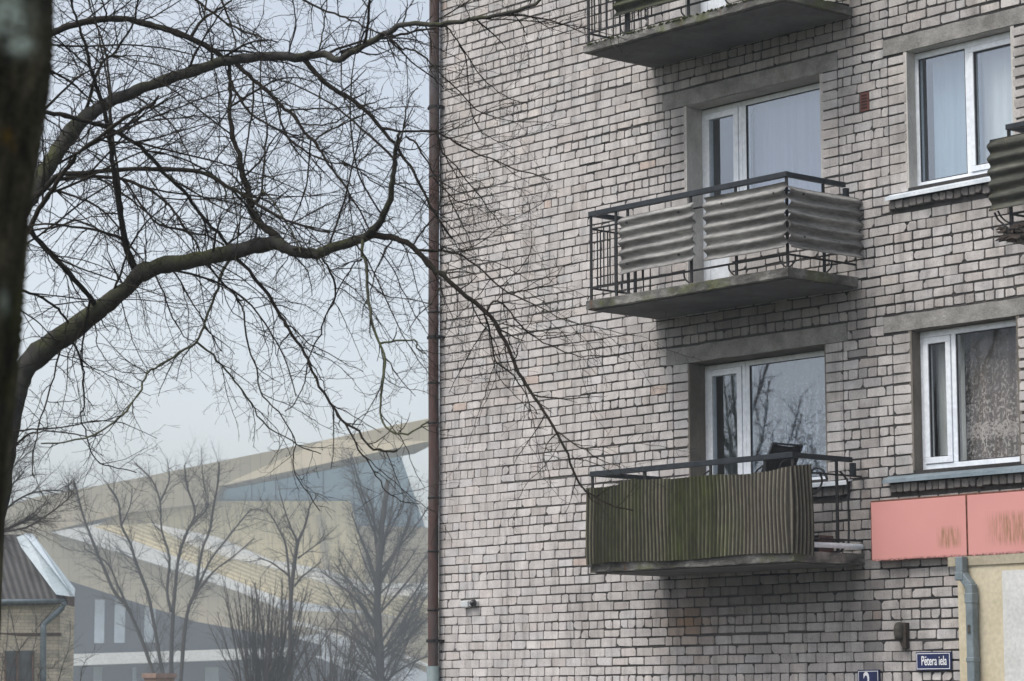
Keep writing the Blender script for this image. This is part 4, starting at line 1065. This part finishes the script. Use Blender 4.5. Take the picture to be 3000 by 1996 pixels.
# ---- hazy trees beyond
def Zp(x, y): return (x/1.574, 1000+y/1.574)
def ztr(s): return ' '.join('%.1f,%.1f' % Zp(*map(float, q.split(','))) for q in s.split())
def fartree(name, D, stems, spec, sc, label, cat='tree', group='hazy bare trees before the concert hall', mat='bark_far', rs=1.5, ws=.62):
    spec = [(q_[0]*.78,)+tuple(q_[1:]) for q_ in spec]
    if D > 120: sc *= 1.75; rs *= 1.35
    st = [pxlimb(ztr(s), D+a, D+b, w0*ws, w1*ws) for (w0, w1, s, a, b) in stems]
    e = empty(name, tuple(st[0].P[0]), label, cat, group)
    m = MB(); tubes(m, st, 8); m.build('trunk', M[mat], e, True)
    m = MB(); tubes(m, ramify(st, spec, sc, rs)); m.build('crown', M[mat], e, True)
    return e
FS = [(.075, .12, .75, .012, 20, 60, .11, .05, .07), (.055, .06, .36, .0075, 20, 60, .13, .04, .05), (.05, .04, .2, .0055, 20, 55, .15, .03, .05)]
GB = 1860
fartree('multi_stem_tree', 190, [
 (20, 9, '760,1900 720,1600 690,1480 600,1250 530,1160 480,1050 430,930 385,810 360,720 340,640', 0, 1),
 (20, 9, '780,1900 760,1600 740,1480 690,1200 650,1080 620,1000 600,930 560,850 545,740 500,670', 0, -1),
 (22, 8, '800,1900 790,1480 800,1230 815,1060 830,970 862,880 900,790 865,680 850,570', 0, .5),
 (16, 6, '790,1250 770,1150 782,1000 745,870 738,740 700,640 620,560', 0, 1.5),
 (20, 8, '815,1900 845,1400 870,1230 900,1150 930,970 968,870 980,790 1005,650 1010,560', 0, -.6),
 (14, 5, '870,1230 900,1170 960,1090 1010,1040 1080,990 1170,910', 0, -1.5), (13, 5, '905,1150 970,1010 1040,920 1110,830 1160,770', 0, 1),
 (12, 4, '600,1250 545,1130 500,1030 440,985 390,960', 0, -.8), (10, 4, '862,880 900,830 960,760 940,660 930,560', 0, .6), (10, 4, '738,740 780,640 770,540', 1, 1.4), (9, 4, '560,850 600,760 610,680', 0, .5)],
 FS, 3.6, 'pale multi-stemmed bare tree in front of the concert hall')
fartree('forked_tree', 180, [
 (26, 16, '1345,1900 1340,1480 1340,1200 1358,1020 1374,925', 0, 0), (13, 5, '1374,925 1345,870 1320,800 1290,700', 0, .6), (14, 5, '1374,925 1410,840 1430,760 1470,700', 0, -.6),
 (12, 5, '1338,1150 1320,950 1292,880 1260,820 1230,780', 0, .8), (10, 4, '1374,1000 1430,960 1500,910', 0, -.8), (11, 4, '1358,1130 1400,1080 1480,1020', 0, .8), (10, 4, '1330,1080 1250,1020 1190,1000', 0, -.5)],
 FS, 3.0, 'forked bare tree standing between the bushes and the dense tree')
fartree('dense_tree', 215, [
 (46, 20, '1760,1900 1755,1520 1740,1250 1745,1100 1755,900 1775,750 1790,640', 0, 0), (20, 6, '1745,1150 1700,1000 1660,900 1620,790', 0, 1), (20, 6, '1750,1100 1830,960 1880,850 1900,760', 0, -1),
 (16, 5, '1745,1350 1650,1200 1560,1120 1480,1060', 0, 1.2), (16, 5, '1750,1400 1850,1250 1940,1120 1990,1020', 0, -1.2), (14, 5, '1752,1450 1640,1380 1560,1330 1490,1330', 0, 1), (14, 5, '1755,1470 1880,1370 1960,1290 2040,1220', 0, -1),
 (12, 5, '1758,1560 1660,1480 1580,1450', 0, .7), (12, 5, '1758,1580 1870,1500 1980,1450 2060,1440', 0, -.7), (16, 6, '1748,1050 1730,900 1720,780 1690,700', 0, .4), (14, 5, '1752,950 1800,830 1840,740', 0, -.5)]+
 [(nr.uniform(8, 13), 4, (lambda y, dx, up: '%.0f,%.0f %.0f,%.0f %.0f,%.0f %.0f,%.0f' % (1752, y, 1752+dx*.35, y-up*.3, 1752+dx*.75, y-up*.68, 1752+dx, y-up))(nr.uniform(900, 1700), nr.uniform(60, 260)*(-1)**k, nr.uniform(150, 420)), 0, nr.uniform(-1.5, 1.5)) for k in range(34)],
 [(.062, .15, .85, .010, 20, 65, .10, .06, .07), (.055, .08, .45, .0065, 20, 60, .12, .05, .06), (.06, .05, .2, .0055, 20, 55, .15, .03, .06)], 2.7, 'dense dark bare tree right beside the rusty downpipe')
# bush: fan of upright stems
bs = []
for i in range(75):
    x0 = nr.uniform(1120, 1300); x1 = x0+nr.normal()*90+(x0-1210)*1.1; y1 = nr.uniform(1080, 1330)
    bs.append((nr.uniform(5, 9), 3, '%.0f,1880 %.0f,1600 %.0f,%.0f %.0f,%.0f' % (x0, x0+(x1-x0)*.2, x0+(x1-x0)*.6, (1600+y1)/2, x1, y1), nr.uniform(-1, 1), nr.uniform(-1.5, 1.5)))
fartree('bush', 140, bs, [(.10, .10, .5, .006, 12, 45, .10, .06, .06), (.10, .06, .25, .0036, 15, 50, .12, .04, .05)], 2.4, 'bare bush with many upright stems in front of the dark entrance', 'bush', 'bare shrubs')
bs = []
for i in range(40):
    x0 = nr.uniform(1440, 1640); x1 = x0+nr.normal()*100; y1 = nr.uniform(1250, 1450)
    bs.append((nr.uniform(5, 8), 3, '%.0f,1880 %.0f,1650 %.0f,%.0f' % (x0, x0+(x1-x0)*.3, x1, y1), nr.uniform(-1, 1), nr.uniform(-1.5, 1.5)))
fartree('bush', 150, bs, [(.10, .10, .5, .006, 12, 45, .12, .04, .06), (.09, .06, .28, .0036, 15, 50, .12, .04, .05)], 2.4, 'low tangled bare bush left of the dense dark tree', 'bush', 'bare shrubs')
# tree behind the house roof, sweeping in from the left
fartree('tangled_tree', 76, [
 (26, 10, '-260,1900 -230,1300 -180,1000 -100,900 0,880 90,840 170,800', 0, .5), (16, 6, '-200,1050 -120,860 -40,760 40,680 110,600', 0, -.5), (14, 5, '-100,900 0,800 100,720 200,690 290,690', 0, 1),
 (12, 5, '0,880 120,860 220,800 310,730 340,680', 0, .4), (14, 5, '-180,1000 -90,700 -20,560 60,480', 0, -1), (10, 4, '-60,780 20,640 80,560 150,500', 0, .6)],
 [(.06, .12, .85, .008, 20, 60, .12, .02, .06), (.05, .06, .4, .005, 20, 60, .14, .01, .05), (.05, .04, .2, .0038, 20, 55, .15, .0, .05)], 2.4, 'tangled bare tree hanging over the small house roof')
# saplings in front of the house
def Hp(x, y): return (x/3.162*1.574, (500+y/3.162)*1.574)   # into Z units
sp_ = [('-60,2100 20,1500 60,1250 80,900', 5), ('40,2100 90,1500 200,1250 330,1100 520,860', 6), ('120,2100 190,1450 130,1100 90,900', 5), ('230,2100 250,1500 330,1200 330,980', 5), ('300,2100 360,1500 480,1450 520,1380', 5), ('150,2100 100,1480 0,1300', 6), ('420,2100 560,1500 640,1250 650,1000', 5), ('700,2100 760,1450 880,1320', 5)]
for i, (lo, hi, lab) in enumerate(((0, 3, 'thin bare sapling at the far left before the yellow brick house'), (3, 6, 'thin bare sapling before the drainpipe of the yellow brick house'), (6, 8, 'thin bare sapling just right of the yellow brick house'))):
    fartree('sapling', 72+i*2, [(w, 2.5, ' '.join('%.1f,%.1f' % Hp(*map(float, q.split(','))) for q in s_.split()), 0, .6*(-1)**j) for j, (s_, w) in enumerate(sp_[lo:hi])],
        [(.10, .10, .55, .007, 20, 55, .13, .04, .06), (.10, .05, .25, .004, 20, 55, .14, .02, .05)], 2.2, lab, 'sapling', 'saplings by the house')
# street tree across the road, seen as a reflection in the lower window
rb = np.array([-33.3, -35.0, 0.0])
st = [Br(np.array(smoothpath([rb, rb+[.1, 0, 2.4], rb+[0, .1, 4.8], rb+[.2, .1, 7]], 4)), np.linspace(.16, .07, 13), 0)]
for a in range(16):
    an = a*.7+.3; z0 = 3.0+a*.27; o = np.array([math.cos(an), math.sin(an), 0])
    st.append(Br(np.array(smoothpath([rb+[.05, .05, z0], rb+o*.6+[0, 0, z0+.9], rb+o*1.2+[0, 0, z0+1.9], rb+o*1.5+[0, 0, z0+2.9]], 4)), np.linspace(.055, .015, 13), 0))
e = empty('street_tree', tuple(rb), 'bare street tree mirrored behind the chair in the lowest balcony window', 'tree', 'trees mirrored in the window panes')
m = MB(); tubes(m, st, 8); m.build('trunk', M['bark'], e, True)
m = MB(); tubes(m, ramify(st, [(.2, .4, 1.3, .014, 20, 55, .12, .05, .12), (.13, .2, .7, .009, 20, 55, .12, .03, .1), (.13, .12, .4, .006, 20, 50, .14, .02, .1)])); m.build('crown', M['twig'], e, True)
for dx, dy, lab in ((2.6, -2.0, 'smaller bare street tree mirrored in the right part of the lowest balcony window'), (5.2, -3.0, 'bare street tree mirrored in the lace curtained window above the pink fascia'),):
    e.scale = (1.3, 1.3, 1.28)
    e2 = e.copy(); COL.objects.link(e2); e2.location = e.location+Vector((dx, dy, 0)); e2.rotation_euler = (0, 0, 1.3); e2['label'] = lab
    for c_ in list(e.children):
        k_ = c_.copy(); COL.objects.link(k_); k_.parent = e2
    if 'smaller' in lab: e2.scale = (1.0, 1.0, 1.05)

# ------------------------------------------------------------------ concert hall (far, in haze)
hall = empty('concert_hall', tuple(atD(520, 2084, 412)), 'angular golden concert hall with sweeping roof and blue glass in the haze', 'building')
hn = unit(np.array([fw[0], fw[1], 0]))
KH = 1.6
def facet(name, pts, D, mat, th=1.0, par=None, conv=Zp, dz=None):
    th *= KH
    fr = [atD(*conv(*p[:2]), KH*(D+(p[2] if len(p) > 2 else 0))) for p in pts]
    m = MB(); m.prism(fr, [p+hn*th for p in fr]); o = m.build(name, M[mat], par or hall); return o
facet('roof', [(-60, 790), (150, 722), (640, 630), (1080, 540), (1500, 455), (1800, 390), (2010, 350, -2), (1992, 458, -2), (1905, 502, -1), (1700, 535), (1500, 578), (1200, 636), (1015, 668), (985, 742), (560, 795), (250, 872), (150, 905), (-60, 965)], 256, 'hall_gold', 4)
gl = facet('glass_wall', [(1000, 640), (1200, 600), (1500, 540), (1838, 500), (1962, 862), (1640, 856), (1600, 760), (990, 760)], 260.5, 'hall_glass', .5)
for a, b, c_, d in ((1160, 645, 1160, 760), (1270, 620, 1270, 760), (1490, 585, 1490, 760), (1620, 560, 1640, 850), (1740, 530, 1800, 855)):
    facet('mullion', [(a-2, b), (a+2, b), (c_+2, d), (c_-2, d)], 260.2, 'hall_mull', .3, gl)
facet('mullion', [(1275, 680), (1490, 668), (1490, 673), (1275, 685)], 260.2, 'hall_mull', .3, gl)
facet('upper_wall', [(980, 737), (1614, 737), (1642, 850), (1668, 960), (1695, 1150), (1500, 1090), (1250, 1020), (1000, 930), (700, 860), (410, 868), (560, 793)], 257.5, 'hall_cream', 1.5)
facet('fin', [(1462, 800), (1474, 800), (1510, 1050), (1488, 1050)], 257, 'hall_gold', .4)
facet('side_wall', [(1640, 852), (1962, 858), (2120, 885), (2120, 1140), (1697, 1152), (1668, 960)], 257.8, 'hall_gold', 1.5)
facet('ledge', [(690, 838), (1000, 902), (1250, 1008), (1500, 1052), (1690, 1118), (2120, 1112), (2120, 1185), (1690, 1165), (1540, 1125), (1330, 1060), (1060, 998), (860, 928)], 255.5, 'hall_white', 1.5)
facet('ribbed_roof', [(425, 850), (692, 842), (862, 932), (1062, 1002), (1332, 1064), (1542, 1129), (1690, 1169), (2120, 1189), (2120, 1330), (1720, 1250), (1300, 1190), (1100, 1120), (830, 1010), (560, 905)], 255, 'hall_rib', 1.5)
facet('ledge', [(235, 880), (420, 850), (560, 898), (830, 1000), (1100, 1110), (1290, 1182), (1270, 1225), (1130, 1165), (860, 1073), (600, 988), (420, 935)], 254, 'hall_white', 1.5)
facet('lower_wall', [(170, 860), (235, 882), (420, 936), (860, 1074), (1130, 1166), (1300, 1240), (1720, 1255), (2120, 1335), (2120, 1600), (1750, 1430), (1500, 1340), (1330, 1370), (900, 1292), (340, 1112), (180, 1050)], 254.8, 'hall_gold', 2)
facet('ledge', [(1290, 1300), (1420, 1318), (1560, 1368), (1700, 1395), (2120, 1562), (2120, 1545), (1700, 1380), (1560, 1352), (1420, 1300), (1300, 1285)], 253.8, 'hall_white', .8)
bw = facet('base_wall', [(150, 1030), (340, 1100), (900, 1280), (1330, 1362), (1480, 1400), (1480, 1450), (150, 1450)], 257.5, 'hall_dark', 2)
for a, b, z0, z1 in ((438, 482, 1190, 1392), (530, 577, 1188, 1390), (668, 716, 1225, 1388), (330, 338, 1198, 1395)):
    facet('window', [(a, z0), (b, z0+2), (b-3, z1), (a-4, z1)], 256.8, 'hall_pane', .5, bw)
facet('canopy', [(150, 1448), (900, 1425), (1345, 1411), (1345, 1450), (1100, 1468), (150, 1503)], 250, 'hall_white', 6)
gb = facet('ground_floor', [(150, 1495), (1100, 1463), (1330, 1440), (1470, 1462), (1740, 1570), (1740, 1740), (150, 1740)], 253, 'hall_dark', 4)
for a, b in ((610, 628), (945, 1008), (430, 470)):
    facet('window', [(a, 1503), (b, 1501), (b, 1600), (a, 1600)], 252.6, 'hall_pane', .3, gb)

# ------------------------------------------------------------------ small house at the lower left
def Hx(x, y): return (x/3.162, 1500+y/3.162)
hs = empty('brick_house', tuple(atD(100, 2190, 89)), 'small yellow brick house with dark corrugated roof and zinc verge', 'house')
E0 = atD(-160, 1768, 86.2); E1 = atD(198, 1758, 88.0); T1 = atD(66, 1566, 90.1); T0 = atD(-300, 1572, 88.2)
up = np.array([0, 0, .14])
m = MB(); m.prism([E0, E1, T1, T0], [p-up for p in (E0, E1, T1, T0)]); rfh = m.build('roof', M['house_roof'], hs)
def hp(x, y, D): return atD(*Hx(x, y), D)
m = MB(); q = [hp(130, 240, 89.9), hp(240, 205, 89.9), hp(650, 720, 87.7), hp(660, 785, 87.7), hp(520, 765, 87.75)]
m.prism(q, [p+hn*.2 for p in q]); m.build('flashing', M['zinc'], rfh)
m = MB(); q = [hp(225, 200, 89.7), hp(300, 205, 89.7), hp(692, 712, 87.5), hp(690, 785, 87.5), hp(640, 775, 87.5), hp(635, 718, 87.5)]
m.prism(q, [p+hn*.15 for p in q]); m.build('verge_cap', M['zinc_l'], rfh)
C0 = hp(-500, 850, 86.4); C1 = hp(555, 850, 88.3); C2 = hp(672, 850, 91.5)
def drop(p): return np.array([p[0], p[1], 0.0])
m = MB(); m.prism([drop(C0), drop(C1), C1, C0], [drop(C0)+hn*3, drop(C1)+hn*3, C1+hn*3, C0+hn*3]); wh = m.build('wall', M['house_wall'], hs)
m = MB(); c1 = C1-hn*.03; c1u = c1+np.array([0, 0, .28]); c2u = C2+np.array([0, 0, .3])
m.prism([drop(c1), drop(C2), c2u, c1u], [drop(c1)+hn*.4-RV*.1, drop(C2)+hn*.4, c2u+hn*.4, c1u+hn*.4-RV*.1]); m.build('corner_pier', M['house_pier'], hs)
m = MB(); m.tube([hp(-500, 836, 86.1), hp(590, 826, 87.9)], .075, 8); m.build('gutter', M['dp_grey'], hs, True)
m = MB(); m.tube(smoothpath([hp(585, 835, 87.9), hp(580, 885, 87.9), hp(410, 1035, 87.7), hp(402, 1080, 87.6), hp(400, 1300, 87.6), hp(398, 2150, 87.6)], 3), .17*.6, 10); m.build('downpipe', M['dp_grey'], hs, True)
for a, b in ((40, 310),):
    q = [hp(a, 1290, 87.1), hp(b, 1285, 87.5), hp(b, 1900, 87.15), hp(a, 1900, 86.75)]
    m = MB(); m.prism(q, [p+hn*.3 for p in q]); wo = m.build('window', M['house_glass'], hs)
    m = MB()
    for x0, x1 in ((a, a+14), (150, 164), (b-14, b)):
        dd = 87.0+.4*(x0-a)/(b-a); q = [hp(x0, 1288, dd), hp(x1, 1288, dd), hp(x1, 1900, dd-.35), hp(x0, 1900, dd-.35)]; m.prism(q, [p+hn*.08 for p in q])
    m.build('frame', M['house_pier'], wo)
q = [hp(-500, 1125, 86.3), hp(556, 1120, 88.15), hp(556, 1150, 88.15), hp(-500, 1158, 86.3)]
m = MB(); m.prism(q, [p+hn*.3 for p in q]); m.build('string_course', M['house_pier'], wh)
# brick pier
b0 = atD(467, 1990, 92)
bp = empty('brick_pier', (b0[0], b0[1], 0), 'short pinkish brick pier below the white entrance canopy', 'pier')
m = MB(); w = .38
m.box(b0[0]-w, b0[0]+w, b0[1]-w, b0[1]+w, 0, b0[2]+.04); m.build('shaft', M['pink_brick'], bp)
m = MB(); m.box(b0[0]-w-.06, b0[0]+w+.06, b0[1]-w-.06, b0[1]+w+.06, b0[2]+.04, b0[2]+.2); m.build('cap', M['pink_brick'], bp)

# ------------------------------------------------------------------ haze
hz = MB(); hz.box(-950, 950, -950, 950, -1.2, 36.0)
mh = bpy.data.materials.new('haze_air'); mh.use_nodes = True; nt = mh.node_tree
nt.nodes.clear(); out = nt.nodes.new('ShaderNodeOutputMaterial'); pv = nt.nodes.new('ShaderNodeVolumePrincipled')
pv.inputs['Color'].default_value = (.84, .92, 1.0, 1); pv.inputs['Density'].default_value = .00095; pv.inputs['Anisotropy'].default_value = .2
nt.links.new(pv.outputs[0], out.inputs['Volume'])
tag(hz.build('haze', mh), kind='stuff')

# ------------------------------------------------------------------ light
SUN_EL, SUN_AZ = R(56), R(190)    # azimuth: direction the light comes FROM, measured from +y clockwise
w = bpy.data.worlds.new('World'); SC.world = w; w.use_nodes = True; nt = w.node_tree
bg = nt.nodes['Background']
sky = nt.nodes.new('ShaderNodeTexSky'); sky.sky_type = 'NISHITA'; sky.sun_disc = False
sky.sun_elevation = SUN_EL; sky.sun_rotation = SUN_AZ; sky.air_density = 1.0; sky.dust_density = 3.0; sky.ozone_density = 1.0
hs_ = nt.nodes.new('ShaderNodeHueSaturation'); hs_.inputs['Saturation'].default_value = .42
nt.links.new(sky.outputs[0], hs_.inputs['Color'])
tcw = nt.nodes.new('ShaderNodeTexCoord'); cn = nt.nodes.new('ShaderNodeTexNoise'); cn.inputs['Scale'].default_value = 3.2; cn.inputs['Detail'].default_value = 5
nt.links.new(tcw.outputs['Generated'], cn.inputs['Vector'])
cr_ = nt.nodes.new('ShaderNodeValToRGB'); cr_.color_ramp.elements[0].position = .3; cr_.color_ramp.elements[0].color = (.90, .91, .93, 1); cr_.color_ramp.elements[1].position = .7; cr_.color_ramp.elements[1].color = (1.05, 1.04, 1.03, 1)
nt.links.new(cn.outputs['Fac'], cr_.inputs[0])
mxw = nt.nodes.new('ShaderNodeMix'); mxw.data_type = 'RGBA'; mxw.blend_type = 'MULTIPLY'; mxw.inputs[0].default_value = 1.0
nt.links.new(hs_.outputs[0], mxw.inputs[6]); nt.links.new(cr_.outputs[0], mxw.inputs[7]); nt.links.new(mxw.outputs[2], bg.inputs['Color'])
bg.inputs['Strength'].default_value = .15
sun = bpy.data.lights.new('sun', 'SUN'); sun.energy = 1.5; sun.angle = R(28); sun.color = (1.0, .97, .93)
so_ = bpy.data.objects.new('sun', sun); COL.objects.link(so_)
sd_ = Vector((math.sin(SUN_AZ)*math.cos(SUN_EL), math.cos(SUN_AZ)*math.cos(SUN_EL), math.sin(SUN_EL)))
so_.rotation_euler = sd_.to_track_quat('Z', 'Y').to_euler()

# ------------------------------------------------------------------ camera
cd = bpy.data.cameras.new('camera'); co = bpy.data.objects.new('camera', cd); COL.objects.link(co)
cd.sensor_width = 36; cd.lens = F/3000*36; cd.clip_start = .1; cd.clip_end = 3000
Mx = Matrix(((RV[0], UV[0], -fw[0], CAM[0]), (RV[1], UV[1], -fw[1], CAM[1]), (RV[2], UV[2], -fw[2], CAM[2]), (0, 0, 0, 1)))
co.matrix_world = Mx
cd.dof.use_dof = True; cd.dof.focus_distance = 26; cd.dof.aperture_fstop = 7.5
SC.camera = co
vs_ = SC.view_settings; vs_.view_transform = 'Standard'; vs_.look = 'None'; vs_.exposure = .54; vs_.gamma = 1
cy = SC.cycles
cy.volume_bounces = 1; cy.max_bounces = 6; cy.transparent_max_bounces = 12; cy.diffuse_bounces = 3; cy.caustics_reflective = False; cy.caustics_refractive = False
cy.use_denoising = True
